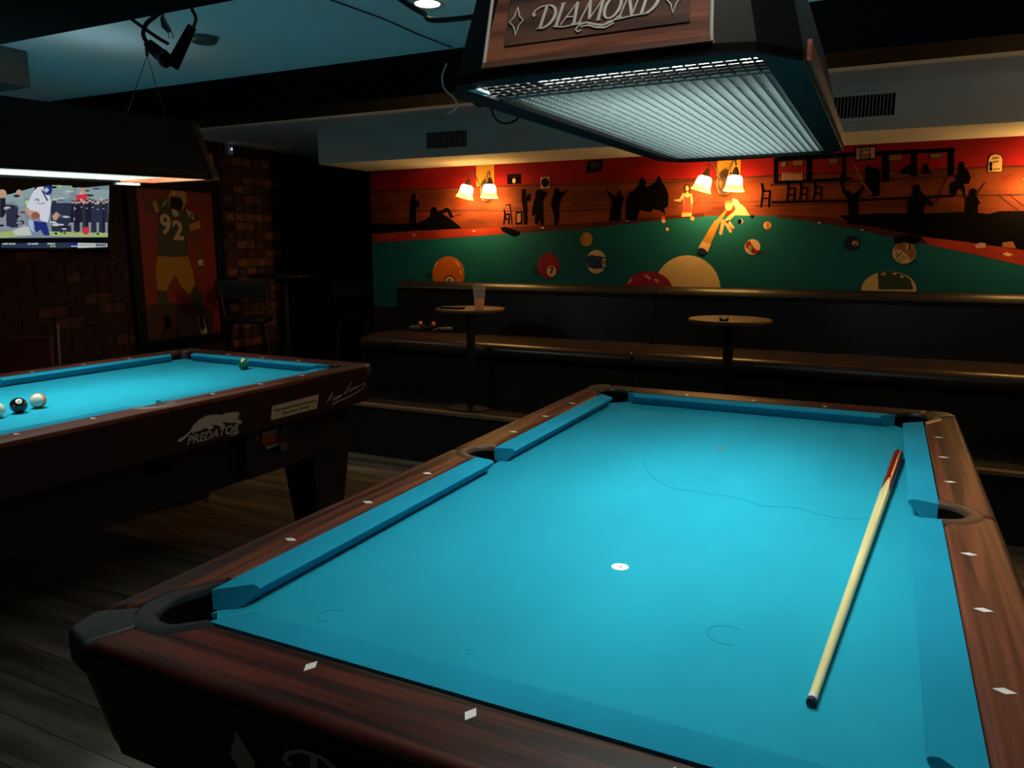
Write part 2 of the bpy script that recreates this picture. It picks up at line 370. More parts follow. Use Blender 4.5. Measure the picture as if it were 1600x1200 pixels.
def pool_table(loc, rz, style):
    T = empty('pool_table', loc, rz)
    cutters = []
    holes = []
    for pk in POCKETS:
        inner, rim, outer, c, d = pocket_geo(*pk)
        st = outer + [(outer[-1][0] + d[0] * .16, outer[-1][1] + d[1] * .16), (outer[0][0] + d[0] * .16, outer[0][1] + d[1] * .16)]
        cutters.append(MB().pz(st, .70, .86).build('tmp', None))
        holes.append(MB().pz(stadium(c, d, .0535, .028 if pk[0] == 'corner' else .012), .60, .80).build('tmp', None))
    # bed of cloth with pocket holes
    bed = MB().box(-A - .055, A + .055, -B - .055, B + .055, .735, BED).build('playing_cloth', 'cloth', T)
    cut(bed, holes)
    # body below the bed
    bot = .606 if style == 'near' else .625
    ap = 'apron_black' if style == 'near' else 'apron_wood'
    inn = .032 if style == 'near' else .012
    for s in (-1, 1):
        MB().add([(s * XO, -YO + CH, .79), (s * XO, YO - CH, .79), (s * (XO - inn), YO - CH - inn * .5, bot), (s * (XO - inn), -YO + CH + inn * .5, bot),
                  (s * (XO - .03), -YO + CH, .79), (s * (XO - .03), YO - CH, .79), (s * (XO - inn - .03), YO - CH - inn * .5, bot), (s * (XO - inn - .03), -YO + CH + inn * .5, bot)],
                 [(0, 1, 2, 3), (4, 7, 6, 5), (0, 4, 5, 1), (3, 2, 6, 7), (0, 3, 7, 4), (1, 5, 6, 2)]).build('apron', ap, T)
        MB().add([(-XO + CH, s * YO, .79), (XO - CH, s * YO, .79), (XO - CH - inn * .5, s * (YO - inn), bot), (-XO + CH + inn * .5, s * (YO - inn), bot),
                  (-XO + CH, s * (YO - .03), .79), (XO - CH, s * (YO - .03), .79), (XO - CH - inn * .5, s * (YO - inn - .03), bot), (-XO + CH + inn * .5, s * (YO - inn - .03), bot)],
                 [(0, 1, 2, 3), (4, 7, 6, 5), (0, 4, 5, 1), (3, 2, 6, 7), (0, 3, 7, 4), (1, 5, 6, 2)]).build('apron', ap, T)
    for sx, sy in PK:
        t0 = [(sx * XO, sy * (YO - CH)), (sx * (XO - .018), sy * (YO - .018)), (sx * (XO - CH), sy * YO), (sx * (XO - CH - .02), sy * (YO - CH - .02))]
        b0 = [(x - sx * inn, y_ - sy * inn) for x, y_ in t0]
        MB().rings([[(x, y_, bot) for x, y_ in b0], [(x, y_, .79) for x, y_ in t0]]).build('corner_post', ap, T)
    MB().box(-XO + .10, XO - .10, -YO + .10, YO - .10, .40, .735).build('cabinet', 'apron_black', T, bevel=.01)
    for sx, sy in PK:                            # heavy tapered legs
        cx, cy_ = sx * (XO - .19), sy * (YO - .24)
        MB().rings([[(cx + a * .075, cy_ + b_ * .085, 0) for a, b_ in ((-1, -1), (1, -1), (1, 1), (-1, 1))],
                    [(cx + a * .075, cy_ + b_ * .085, .04) for a, b_ in ((-1, -1), (1, -1), (1, 1), (-1, 1))],
                    [(cx + a * .10, cy_ + b_ * .13, .42) for a, b_ in ((-1, -1), (1, -1), (1, 1), (-1, 1))]]).build('leg', 'apron_black', T)
    # wooden rails (six), cut round the pockets
    rails = []
    for sx in (-1, 1):
        for sy in (-1, 1):
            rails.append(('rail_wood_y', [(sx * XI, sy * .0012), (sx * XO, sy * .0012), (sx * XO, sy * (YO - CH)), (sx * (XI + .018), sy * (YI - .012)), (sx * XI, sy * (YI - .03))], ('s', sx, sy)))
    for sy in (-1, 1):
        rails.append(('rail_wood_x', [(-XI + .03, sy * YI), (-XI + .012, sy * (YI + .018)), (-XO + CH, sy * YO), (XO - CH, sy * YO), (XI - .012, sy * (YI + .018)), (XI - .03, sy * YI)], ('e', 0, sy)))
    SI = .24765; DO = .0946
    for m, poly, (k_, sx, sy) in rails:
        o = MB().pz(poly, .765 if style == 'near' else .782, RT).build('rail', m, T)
        bv = o.modifiers.new('b', 'BEVEL'); bv.width = .014 if style == 'near' else .004; bv.segments = 4; bv.limit_method = 'ANGLE'; bv.angle_limit = 1.0
        cut(o, cutters); shade(o.data, 35)
        for q in (1, 2, 3):
            if k_ == 's': x, y_, a, b_ = sx * (A + DO), sy * SI * q, .0140, .0080
            else: x, y_, a, b_ = (q - 2) * SI, sy * (B + DO), .0080, .0140
            MB().pz([(x - a, y_), (x, y_ - b_), (x + a, y_), (x, y_ + b_)], RT - .0005, RT + .0008).build('sight', 'sight_white', o)
    for sx, sy in PK:
        o = MB().pz([(sx * (XI - .006), sy * (YI - .006)), (sx * (XI + .018), sy * (YI - .011)), (sx * (XO + .001), sy * (YO - CH + .001)), (sx * (XO - .016), sy * (YO - .016)), (sx * (XO - CH + .001), sy * (YO + .001)), (sx * (XI - .011), sy * (YI + .018))],
                    .745, RT + .001).build('corner_cap', 'cap_black', T)
        bv = o.modifiers.new('b', 'BEVEL'); bv.width = .009; bv.segments = 3; bv.limit_method = 'ANGLE'; bv.angle_limit = .6
        cut(o, cutters); shade(o.data, 35)
    # pocket castings and liners
    for pk in POCKETS:
        inner, rim, outer, c, d = pocket_geo(*pk)
        lip = [(x + (rx - x) * .22, y_ + (ry - y_) * .22) for (x, y_), (rx, ry) in zip(inner, rim)]
        rs = [[(x, y_, .757) for x, y_ in outer], [(x, y_, RT - .001) for x, y_ in outer], [(x, y_, RT + .003) for x, y_ in rim],
              [(x, y_, RT + .002) for x, y_ in lip], [(x, y_, RT - .005) for x, y_ in inner], [(x, y_, RT - .011) for x, y_ in inner]]
        m = MB(); m.rings(rs, cap=False, closed=False)
        for side in (0, -1):
            m.add([rg[side] for rg in rs], [tuple(range(len(rs)))])
        o = m.build('pocket', 'pocket_black' if pk[0] == 'corner' else 'pocket_brown' if style == 'near' else 'pocket_grey_lit', T, smooth=50)  # left side castings paler: lamp light on them put into the colour
        st = stadium(c, d, .0545, .02 if pk[0] == 'corner' else .008, 14)
        mb = MB(); mb.rings([[(x, y_, .55) for x, y_ in st], [(x, y_, BED - .002) for x, y_ in st]], cap=False)
        mb.add([(x, y_, .55) for x, y_ in st], [tuple(range(len(st)))])
        mb.rings([[(x, y_, .70) for x, y_ in inner], [(x, y_, RT - .010) for x, y_ in inner]], cap=False, closed=False)
        mb.build('liner', 'hole_black', o)
    # cushions: nose line, slanted ends
    NZ = BED + .0365
    def cushion(p0, p1, b0, b1, inw):            # nose ends, back ends (2-D), inward unit normal
        rs = []
        for nose, back in ((p0, b0), (p1, b1)):
            nx, ny = nose; bx, by = back
            rs.append([(bx, by, RT - .001), (nx - inw[0] * .012 + (bx - nx) * .02, ny - inw[1] * .012 + (by - ny) * .02, NZ + .0015), (nx - inw[0] * .003, ny - inw[1] * .003, NZ - .0005), (nx, ny, NZ - .004),
                       (nx - inw[0] * .0015, ny - inw[1] * .0015, NZ - .009), (nx + (bx - nx) * .42, ny + (by - ny) * .42, BED + .001), (bx, by, BED + .001)])
        m = MB().rings(rs)
        m.build('cushion', 'cushion_cloth', T, smooth=30)
    for sx in (-1, 1):
        for sy in (-1, 1):
            cushion((sx * A, sy * .064), (sx * A, sy * .925), (sx * XI, sy * .0535), (sx * XI, sy * .970), (-sx, 0))
    for sy in (-1, 1):
        cushion((-.430, sy * B), (.430, sy * B), (-.475, sy * YI), (.475, sy * YI), (0, -sy))
    for c in cutters + holes: bpy.data.objects.remove(c)
    return T

near = pool_table((0, 0, 0), 0, 'near')
tag(near, 'pool table with blue cloth, a cue lying on it and a white foot spot', 'pool table', 'pool tables')
TLX, TLY, TLR = -2.515, .068, -.030
left = pool_table((TLX, TLY, 0), TLR, 'left')
tag(left, 'pool table with blue cloth and balls, leaping cat emblem on its apron', 'pool table', 'pool tables')

# marks on the near cloth
def disc(mb, c, r, z0, z1, n=20): mb.pz([(c[0] + r * math.cos(2 * math.pi * k / n), c[1] + r * math.sin(2 * math.pi * k / n)) for k in range(n)], z0, z1); return mb
sp = disc(MB(), (0, -.502), .0165, BED - .0003, BED + .0006).build('foot_spot', 'spot_white', near)
disc(MB(), (.001, -.502), .0028, BED + .0004, BED + .0009, 8).build('spot_wear', 'spot_brown', sp)
disc(MB(), (0, .475), .010, BED - .0003, BED + .0006, 10).build('head_spot', 'spot_brown', near)
pts = [at(x, y_, 'z', BED) for x, y_ in [(1003, 716), (1008, 732), (1025, 750), (1050, 763), (1090, 769), (1130, 774), (1165, 782), (1190, 791), (1215, 792), (1245, 793), (1275, 802), (1305, 809), (1335, 811), (1362, 809)]]
MB().ribbon([(p.x, p.y) for p in pts], .0022, lambda u, v, h: (u, v, BED + .0002 + h), .0003).build('cloth_crease', 'cloth_mark', near)
for cx, cy_, rad in ((517, 962, .021), (1135, 992, .03), (736, 1018, .006)):
    p = at(cx, cy_, 'z', BED)
    MB().ribbon([(p.x + rad * math.cos(t * .33), p.y + rad * math.sin(t * .33)) for t in range(3, 17)], .0016, lambda u, v, h: (u, v, BED + .0002 + h), .0003).build('chalk_ring', 'cloth_mark', near)

# flourished lettering of the sign: strokes in a local frame, letter height 1, baseline v = 0
def arc(cx, cy_, rx, ry, a0, a1, n=12, sh=.28):
    r_ = []
    for k in range(n + 1):
        a = math.radians(a0 + (a1 - a0) * k / n); v = cy_ + ry * math.sin(a); r_.append((cx + rx * math.cos(a) + sh * v, v))
    return r_
def sl(pts, sh=.28): return [(u + sh * v, v) for u, v in pts]
def sign_strokes():
    S = []
    def st(p, wd): S.append((p, wd))
    # D with a swash
    st(sl([(.10, 0), (.10, 1.0)]), .12); st(sl([(-.04, 0.02), (.26, 0.02)]), .05)
    st(arc(.12, .5, .52, .5, 88, -88, 18), [.05 + .09 * math.sin(math.pi * k / 18) for k in range(19)])
    st(sl([(.12, 0.02), (.02, .02)]), .05)
    st(sl([(.12, 1.0), (-.18, .98), (-.40, .85), (-.46, .68), (-.38, .60), (-.32, .68)]), [.06, .06, .07, .09, .10, .08])
    # I
    st(sl([(.86, 0), (.86, 1.0)]), .12); st(sl([(.74, 0.02), (1.20, -.06), (1.7, -.03), (2.2, .0)]), .05); st(sl([(.76, .98), (.97, .98)]), .05)
    # A
    st(sl([(1.06, .04), (1.52, .92)]), .05); st(sl([(1.52, .95), (1.68, .04)]), .12); st(sl([(1.25, .34), (1.62, .34)]), .05); st(sl([(1.56, .03), (1.80, .03)]), .045)
    # M
    st(sl([(1.92, .04), (2.10, .94)]), .06); st(sl([(2.10, .94), (2.34, .12)]), .12); st(sl([(2.34, .12), (2.68, .94)]), .05); st(sl([(2.68, .94), (2.76, .04)]), .12); st(sl([(1.84, .03), (2.02, .03)]), .045); st(sl([(2.66, .03), (2.88, .03)]), .045)
    # O
    st(arc(3.24, .5, .33, .46, 0, 360, 26), [.06 + .07 * abs(math.cos(2 * math.pi * k / 26)) for k in range(27)])
    # N
    st(sl([(3.70, .04), (3.78, .96)]), .06); st(sl([(3.76, .98), (4.22, .04)]), .13); st(sl([(4.22, .04), (4.30, .98)]), .06); st(sl([(3.62, .03), (3.80, .03)]), .045); st(sl([(4.20, .98), (4.42, .98)]), .045)
    # D with a long foot
    st(sl([(4.62, 0), (4.62, 1.0)]), .12); st(arc(4.64, .5, .52, .5, 88, -88, 18), [.05 + .09 * math.sin(math.pi * k / 18) for k in range(19)])
    st(sl([(4.95, .02), (4.2, .0), (3.6, -.06), (3.2, -.10)]), .05); st(sl([(4.64, 1.0), (4.40, 1.0), (4.28, 1.12)]), .055)
    # scroll below the middle letters
    st(sl([(3.66, .10), (3.45, -.12), (3.05, -.22), (2.62, -.12), (2.25, .0), (1.95, -.08), (1.86, -.25), (2.0, -.36), (2.16, -.30)]), [.05, .07, .08, .08, .07, .06, .06, .06, .05])
    st(sl([(3.55, -.20), (3.2, -.34), (2.8, -.28), (2.4, -.14), (2.05, -.16)]), [.05, .07, .07, .06, .04])
    return S
def sign_emblem(M, s, name, m, parent, off=-2.45, outlines=True):
    mb = MB()
    for p, wd in sign_strokes():
        mb.ribbon([((u + off) * s, (v - .35) * s) for u, v in p], [q * s for q in wd] if isinstance(wd, list) else wd * s, M)
    o = mb.build(name, m, parent)
    for cx in (-1.05 + off, 5.95 + off) if outlines else ():
        mb = MB(); q = [(0, .62), (.12, .22), (.33, 0), (.12, -.22), (0, -.62), (-.12, -.22), (-.33, 0), (-.12, .22), (0, .62), (.12, .22)]
        mb.ribbon([((cx + a) * s, (.15 + b_) * s) for a, b_ in q], .055 * s, M)
        mb.build('diamond_outline', m, parent)
    return o
# emblem on the near apron (slanted face)
def apron_M(u, v, h):
    t = (.695 + v - .606) / .184
    return (u, -YO + .032 * (1 - t) - .0012 - h, .695 + v)
aprons = [o for o in near.children if o.name.startswith('apron')]
sign_emblem(apron_M, .082, 'lettering', 'logo_gold', aprons[1], outlines=False)
for sgn in (-1, 1):
    cx = sgn * .313 + .012
    MB().prism([(cx - .022, .0), (cx, .045), (cx + .022, 0), (cx, -.045)], lambda a, b_: apron_M(a, b_, 0), lambda a, b_: apron_M(a, b_, .001)).build('diamond_inlay', 'logo_gold', aprons[1])

# left apron: emblem, notice, signature, coin slide
lap = [o for o in left.children if o.name.startswith('apron')][2]
Rz = Matrix.Rotation(TLR, 3, 'Z'); Ri = Rz.inverted(); T0 = Vector((TLX, TLY, 0))
XA = XO - .0045
def lt(px, py):                                  # photo pixel -> (y, z) on the left table's near apron, table frame
    n = Rz @ Vector((1, 0, 0)); d = at(px, py, 'z', .5) - CAM
    t = (XA - .004 - (Ri @ (CAM - T0)).x) / (Ri @ d).x
    q = Ri @ (CAM + d * t - T0); return (q.y, q.z)
def LM(u, v, h): return (XA - (.012 * (.79 - v) / .165) + .0052 + h, u, v)
cat = [(277, 690), (279, 686), (287, 682), (297, 672), (301, 664), (310, 655), (321, 649), (332, 647.5), (345, 648), (352, 645), (362, 644), (370, 643), (374, 647), (370, 650), (373, 653), (366, 655), (376, 656), (378, 661), (372, 662), (366, 660), (356, 661), (352, 659), (346, 661), (352, 665), (346, 668), (338, 664), (330, 664), (334, 668), (326, 672), (321, 668), (312, 673), (304, 675), (301, 678), (299, 674), (290, 684), (283, 690)]
MB().prism([lt(*q) for q in cat], lambda a, b_: LM(a, b_, 0), lambda a, b_: LM(a, b_, .001)).build('cat_emblem', 'logo_grey', lap)
c0 = lt(333, 679); c1 = lt(372, 664)
def TM(cx, cz): return lambda u, v, h: LM(cx + u, cz + v, h + .0006)
text_mesh('PREDATOR', .046, TM(*c0), 'lettering', 'logo_grey', lap, shear=.3, bold=.0009, sx=1.05)
text_mesh('CUES', .014, TM(*lt(366, 678)), 'lettering', 'logo_grey', lap, shear=.3, bold=.0005, sx=1.3)
q = [lt(424, 634.5), lt(497, 616), lt(495, 638), lt(423, 657)]
st_ = MB().prism(q, lambda a, b_: LM(a, b_, 0), lambda a, b_: LM(a, b_, .0012)).build('notice_sticker', 'sticker', lap)
ce = ((q[0][0] + q[1][0]) / 2, (q[0][1] + q[2][1]) / 2)
wd = abs(q[1][0] - q[0][0])
text_mesh('Push coin slide firmly and all the way in.', wd * .056, lambda u, v, h: LM(ce[0] + u, ce[1] + .008 + v, h + .0016), 'notice_text', 'ink', st_, bold=.0002)
text_mesh('Please have it - 50 notice', wd * .056, lambda u, v, h: LM(ce[0] + u, ce[1] - .012 + v, h + .0016), 'notice_text', 'ink', st_, bold=.0002)
sig = [[(510, 628), (514, 622), (519, 611), (516, 620), (513, 626), (518, 618), (520, 626), (524, 619), (523, 625), (527, 619), (526, 624), (530, 617), (529, 622), (533, 616), (532, 620)],
       [(548, 598), (543, 603), (545, 610), (540, 614), (536, 616), (545, 603)], [(546, 611), (549, 606), (548, 611), (552, 605), (551, 609), (555, 604), (554, 608), (558, 602), (558, 606), (562, 601), (563, 604), (566, 599), (570, 598), (568, 602)],
       [(519, 632), (530, 626), (545, 620), (558, 612), (566, 607), (571, 600)]]
mb = MB()
for s_ in sig: mb.ribbon([lt(*p) for p in s_], .0032 if s_ is not sig[-1] else [.007, .006, .005, .004, .003, .002], lambda u, v, h: LM(u, v, h + .0004))
mb.build('signature_lettering', 'logo_grey', lap)
cm = lt(432, 692)
lcx = XA - .03
mech = MB().box(XO - .11, XO - .045, cm[0] - .13, cm[0] + .13, .42, .622).build('coin_mechanism', 'apron_black', left, bevel=.006)
g = MB().box(XO - .047, XO - .040, cm[0] - .045, cm[0] + .035, .585, .60).build('slot_plate', 'plastic_grey', mech)
MB().box(XO - .047, XO - .041, cm[0] - .045, cm[0] + .03, .548, .583).build('price_label', 'poster_red', mech)
MB().box(XO - .044, XO - .03, cm[0] - .04, cm[0] + .03, .530, .544).build('coin_slide', 'chrome', mech)
MB().box(XO - .045, XO - .015, cm[0] + .03, cm[0] + .075, .508, .535).build('slide_handle', 'steel_dark', mech, bevel=.004)
for dy in (-.075, .085): MB().lathe([(.0, 0), (.009, 0), (.009, .006), (0, .007)], 10).build('bolt', 'steel_dark', mech).matrix_local = Matrix.Translation((XO - .046, cm[0] + dy, .585)) @ Matrix.Rotation(math.pi / 2, 4, 'Y')

# ------------------------------------------------------------------ cue and balls
tip = Vector((.367, -.826, BED + .0068)); butt = Vector((.482, .583, BED + .0150))
CL = (butt - tip).length; ax = (butt - tip).normalized()
cq = Vector((0, 0, 1)).rotation_difference(ax)
cue = empty('pool_cue', tip); cue.rotation_mode = 'QUATERNION'; cue.rotation_quaternion = cq
tag(cue, 'maple pool cue with dark red pointed butt lying on the blue cloth', 'pool cue')
def cr(t): return .0062 + (.0145 - .0062) * (t ** 1.1)
MB().lathe([(cr(t), CL * t) for t in (.014, .1, .25, .4, .55, .7, .78)], 20).build('shaft', 'cue_maple', cue, smooth=40)
MB().lathe([(cr(t), CL * t) for t in (.78, .9, .985)] + [(.012, CL)], 20).build('butt', 'cue_red', cue, smooth=40)
n = 32; r0 = []; r1 = []
for k in range(n):                                # pointed red veneers running up the shaft
    ph = (k % 8) / 8.0; e = abs(ph - .5) * 2; t = .70 + .085 * e
    a = 2 * math.pi * k / n
    r0.append(((cr(t) + .0004) * math.cos(a), (cr(t) + .0004) * math.sin(a), CL * t)); r1.append(((cr(.80) + .0004) * math.cos(a), (cr(.80) + .0004) * math.sin(a), CL * .80))
MB().rings([r0, r1], cap=False).build('points', 'cue_red', cue)
MB().lathe([(.0063, CL * .006), (.0064, CL * .0142)], 16).build('ferrule', 'sight_white', cue, smooth=40)
MB().lathe([(.0064, 0.0), (.0066, .004), (.0066, CL * .0055), (.0064, CL * .006)], 16).build('tip', 'cue_tip', cue)

RB = .0286
def ball(px, py, body, label, number=None, face=None, stripe=None):
    p = at(px, py, 'z', BED + RB)
    b = empty('billiard_ball', (p.x, p.y, BED + RB + .0002)); tag(b, label, 'ball', 'balls on the table with the cat emblem')
    bm = bmesh.new(); bmesh.ops.create_uvsphere(bm, u_segments=32, v_segments=20, radius=RB)
    me = bpy.data.meshes.new('sphere_body'); bm.to_mesh(me); bm.free(); shade(me, 180)
    o = bpy.data.objects.new('sphere_body', me); COL.objects.link(o); o.parent = b; me.materials.append(MAT[body])
    if number:
        d = Vector(face).normalized(); q = Vector((0, 0, 1)).rotation_difference(d)
        rr = []
        for th in (0.02, .2, .36): rr.append([q @ Vector((math.sin(th) * math.cos(2 * math.pi * k / 18), math.sin(th) * math.sin(2 * math.pi * k / 18), math.cos(th))) * (RB + .0002) for k in range(18)])
        MB().rings(rr).build('number_circle', 'ball_white', b, smooth=60)
        right = Vector((math.cos(YAW), math.sin(YAW), 0)); up = d.cross(right).normalized(); right = up.cross(d)
        text_mesh(number, .012, lambda u, v, h: (d * (math.sqrt(max(RB * RB - u * u - v * v, 0)) + .0004 + h * .1)) + right * u + up * v, 'number', 'ink', b, bold=.0003)
    if stripe:
        dv = Vector(stripe[1]).normalized(); q = Vector((0, 0, 1)).rotation_difference(dv); rr = []
        for th in [math.radians(58 + 64 * k / 8) for k in range(9)]:
            rr.append([q @ Vector((math.sin(th) * math.cos(2 * math.pi * k / 36), math.sin(th) * math.sin(2 * math.pi * k / 36), math.cos(th))) * (RB + .0002) for k in range(36)])
        MB().rings(rr, cap=False).build('stripe', stripe[0], b, smooth=60)
    return b
mat('ball_stripe_orange', (.75, .18, .05), .12, coat=.6)
ball(29, 633.5, 'ball_black', 'black eight ball beside the cream striped ball', '8', (.75, -.35, .75))
ball(59.5, 626, 'ball_white', 'cream ball with an orange stripe beside the black ball', stripe=('ball_stripe_orange', (.62, -.72, .30)))
ball(380.5, 568.5, 'ball_green', 'solid green ball near the far end cushion', '6', (.35, -.45, .95))
ball(-6, 641, 'ball_white', 'plain white cue ball next to the black eight ball')

# ------------------------------------------------------------------ hanging billiard lamps
def octa(hx, hy, c):
    out = []
    for sx, sy in ((1, -1), (1, 1), (-1, 1), (-1, -1)):
        q = [(sx * (hx - c), sy * hy), (sx * (hx - c * .50), sy * (hy - c * .16)), (sx * hx, sy * (hy - c))]
        out += q if sx * sy < 0 else q[::-1]
    return out
HX, HY, LC = .251, .71, .093
def lamp(loc, rot, gap):
    L = empty('billiard_lamp', loc); L.rotation_euler = rot
    o0 = octa(HX, HY, LC); i0 = octa(HX - .012, HY - .012, LC)
    op = octa(HX - .045, HY - .040, .012)        # opening in the underside
    MB().rings([[(x, y_, 0) for x, y_ in i0], [(x, y_, 0) for x, y_ in o0], [(x, y_, .009) for x, y_ in o0], [(x, y_, .009) for x, y_ in i0], [(x, y_, 0) for x, y_ in i0]], cap=False).build('skirt', 'lamp_black', L)
    MB().rings([[(x, y_, -.004) for x, y_ in o0], [(x, y_, .008) for x, y_ in o0], [(x, y_, .008) for x, y_ in op], [(x, y_, -.004) for x, y_ in op], [(x, y_, -.004) for x, y_ in o0]], cap=False).build('bottom_rim', 'lamp_black', L)
    z0, z1 = .009, .235; ins = .055; HT = math.hypot(z1 - z0, ins)
    o1 = octa(HX - ins, HY - ins, LC * .85)
    b3 = [Vector((x, y_, z0)) for x, y_ in o0]; t3 = [Vector((x, y_, z1)) for x, y_ in o1]
    n = len(b3)
    def slab(p, th, name, m):
        nn = (p[1] - p[0]).cross(p[3] - p[0]).normalized() * th
        return MB().add(p + [q - nn for q in p], [(0, 1, 2, 3), (7, 6, 5, 4), (0, 4, 5, 1), (1, 5, 6, 2), (2, 6, 7, 3), (3, 7, 4, 0)]).build(name, m, L)
    for i in range(n):
        j = (i + 1) % n; p = [b3[i], b3[j], t3[j], t3[i]]
        mid = (p[0] + p[1]) / 2
        if abs(mid.x) < .02: name, m = 'end_panel', 'lamp_wood'
        elif abs(mid.y) < .02: name, m = 'side_panel', 'lamp_black'
        else: name, m = 'corner_post', 'lamp_black'
        o = slab(p, .014, name, m)
        if name == 'side_panel':
            s = 1 if mid.x > 0 else -1
            MB().box(min(s * (HX + .0005), s * (HX + .006)), max(s * (HX + .0005), s * (HX + .006)), -HY + LC + .04, HY - LC - .04, .004, .030).build('side_moulding', 'lamp_black' if gap else 'lamp_wood', o)
        if name == 'end_panel':
            s = 1 if mid.y > 0 else -1
            nn = Vector((0, s * (z1 - z0), ins)).normalized()
            def PM(u, v, h, s=s, nn=nn):
                t = v / HT
                return Vector((-s * u, s * (HY - ins * t), z0 + (z1 - z0) * t)) + nn * (h + .0006)
            bw = HX - LC - .004
            bd = MB().prism([(-bw + .030, .030), (bw - .028, .030), (bw - .034, .135), (-bw + .036, .135)], lambda a, b_: PM(a, b_, 0), lambda a, b_: PM(a, b_, .0012)).build('sign_board', 'lamp_wood_dark', o)
            MB().prism([(-bw, .001), (bw, .001), (bw - .001, .009), (-bw + .001, .009)], lambda a, b_: PM(a, b_, 0), lambda a, b_: PM(a, b_, .004)).build('lower_bead', 'lamp_wood_dark', o)
            for t in (-1, 1): MB().tube([PM(t * bw, .002, .001), PM(t * (bw - .012), HT - .004, .001)], .0025, 6).build('edge_bead', 'lamp_bead', o)
            sign_emblem(lambda u, v, h: PM(u - .002, v + .057, h + .0014), .0305, 'lettering', 'sign_cream', bd)
    for sx in (-1, 1):                           # top boards parted by a slot added for the extra uplight
        MB().box(min(sx * .06, sx * (HX - ins - .012)), max(sx * .06, sx * (HX - ins - .012)), -HY + ins + .02, HY - ins - .02, z1 - .010, z1 + .004).build('top_board', 'lamp_black', L)
    # white reflector tray, open downwards
    o2 = octa(HX - .05, HY - .046, .02); o3 = octa(HX - ins - .03, HY - ins - .03, .02)
    mb = MB(); mb.rings([[(x, y_, .05) for x, y_ in o2], [(x, y_, .20) for x, y_ in o3]], cap=False); mb.add([(x, y_, .20) for x, y_ in o3], [tuple(range(len(o3)))])
    mb.build('reflector', 'lamp_white', L)
    for x in (-.075, .075):
        t = MB(); t.tube([(x, -.56, .155), (x, .56, .155)], .013, 12); o_ = t.build('fluorescent_tube', 'tube_glow', L, smooth=50)
        for s in (-1, 1): MB().box(x - .014, x + .014, s * .575 - .014, s * .575 + .014, .13, .20).build('tube_holder', 'plastic_white', o_)
    # egg-crate louvre resting on the rim, a coarser raised strip at one end
    zb, zt = .004, .0135
    mb = MB(); xw = HX - .042; y0, y1 = -HY + .172, HY - .042 - gap
    nx = 24; ny = 80
    for i in range(nx + 1):
        x = -xw + 2 * xw * i / nx; mb.box(x - .0008, x + .0008, y0, y1, zb, zt)
    for j in range(ny + 1):
        yy = y0 + (y1 - y0) * j / ny; mb.box(-xw, xw, yy - .0005, yy + .0005, zb, zt)
    lo = mb.build('louvre', 'louvre_lit' if gap else 'louvre_white', L); lo['kind'] = 'stuff'  # bare-end lamp gets a paler copy, its brighter lit band put into the colour
    mb = MB(); ya, yb2 = -HY + .046, -HY + .170
    for i in range(25):
        x = -xw + 2 * xw * i / 24; mb.box(x - .0011, x + .0011, ya, yb2, .001, .003)
    for j in range(7):
        yy = ya + (yb2 - ya) * j / 6; mb.box(-xw, xw, yy - .0008, yy + .0008, .001, .004)
    lo = mb.build('louvre_strip', 'lamp_black', L); lo['kind'] = 'stuff'
    MB().box(-xw, xw, yb2 - .012, yb2 + .0015, .0, .006).build('divider', 'louvre_white', L)
    MB().box(-HX + .055, -HX + .068, -HY + .03, -HY + .075, -.008, -.004).build('retaining_clip', 'plastic_white', L)
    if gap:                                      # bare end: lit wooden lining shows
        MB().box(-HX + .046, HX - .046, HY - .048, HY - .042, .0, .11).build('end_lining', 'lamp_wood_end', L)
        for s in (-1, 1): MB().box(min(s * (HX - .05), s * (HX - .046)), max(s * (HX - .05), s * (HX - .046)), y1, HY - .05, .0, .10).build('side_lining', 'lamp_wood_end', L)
        MB().box(-HX + .03, -HX + .05, y1 - .02, y1 + .10, -.014, -.004).build('retaining_clip', 'plastic_white', L)
    for s in (-1, 1):                            # suspension wires
        for t in (-1, 1):
            MB().tube([(t * .14, s * .50, z1), (0, s * .55, CEIL - loc[2] - .03 - s * .015)], .0016, 5).build('hanging_wire', 'iron', L)
        MB().tube([(0, s * .55, CEIL - loc[2] - .035 - s * .015), (0, s * .55, CEIL - loc[2] + .002 - s * .015)], .007, 8).build('ceiling_hook', 'iron', L)
    d = bpy.data.lights.new('tube_light', 'AREA'); d.shape = 'RECTANGLE'; d.size = .26; d.size_y = 1.12; d.energy = LAMP_W; d.color = (.90, 1.0, .95)
    o = bpy.data.objects.new('tube_light', d); COL.objects.link(o); o.parent = L; o.location = (0, 0, .135)
    d2 = d.copy(); d2.size = .10; d2.energy = ADDED_UP_W * (.10 if gap else 1.0); d2.color = (.50, .90, 1.0)  # uplight added to brighten the ceiling, tinted blue
    o = bpy.data.objects.new('added_uplight', d2); COL.objects.link(o); o.parent = L; o.location = (0, 0, z1 + .002); o.rotation_euler = (math.pi, 0, 0)
    return L
l1 = lamp((.038, -.131, 1.606), (.022, -.009, .015), 0)
tag(l1, 'wood and black billiard lamp with cream lettering above the cue table', 'lamp', 'billiard lamps')
l2 = lamp((TLX, TLY, 1.638), (.033, 0, TLR), .17)
tag(l2, 'billiard lamp hanging over the table with the balls, near the television', 'lamp', 'billiard lamps')

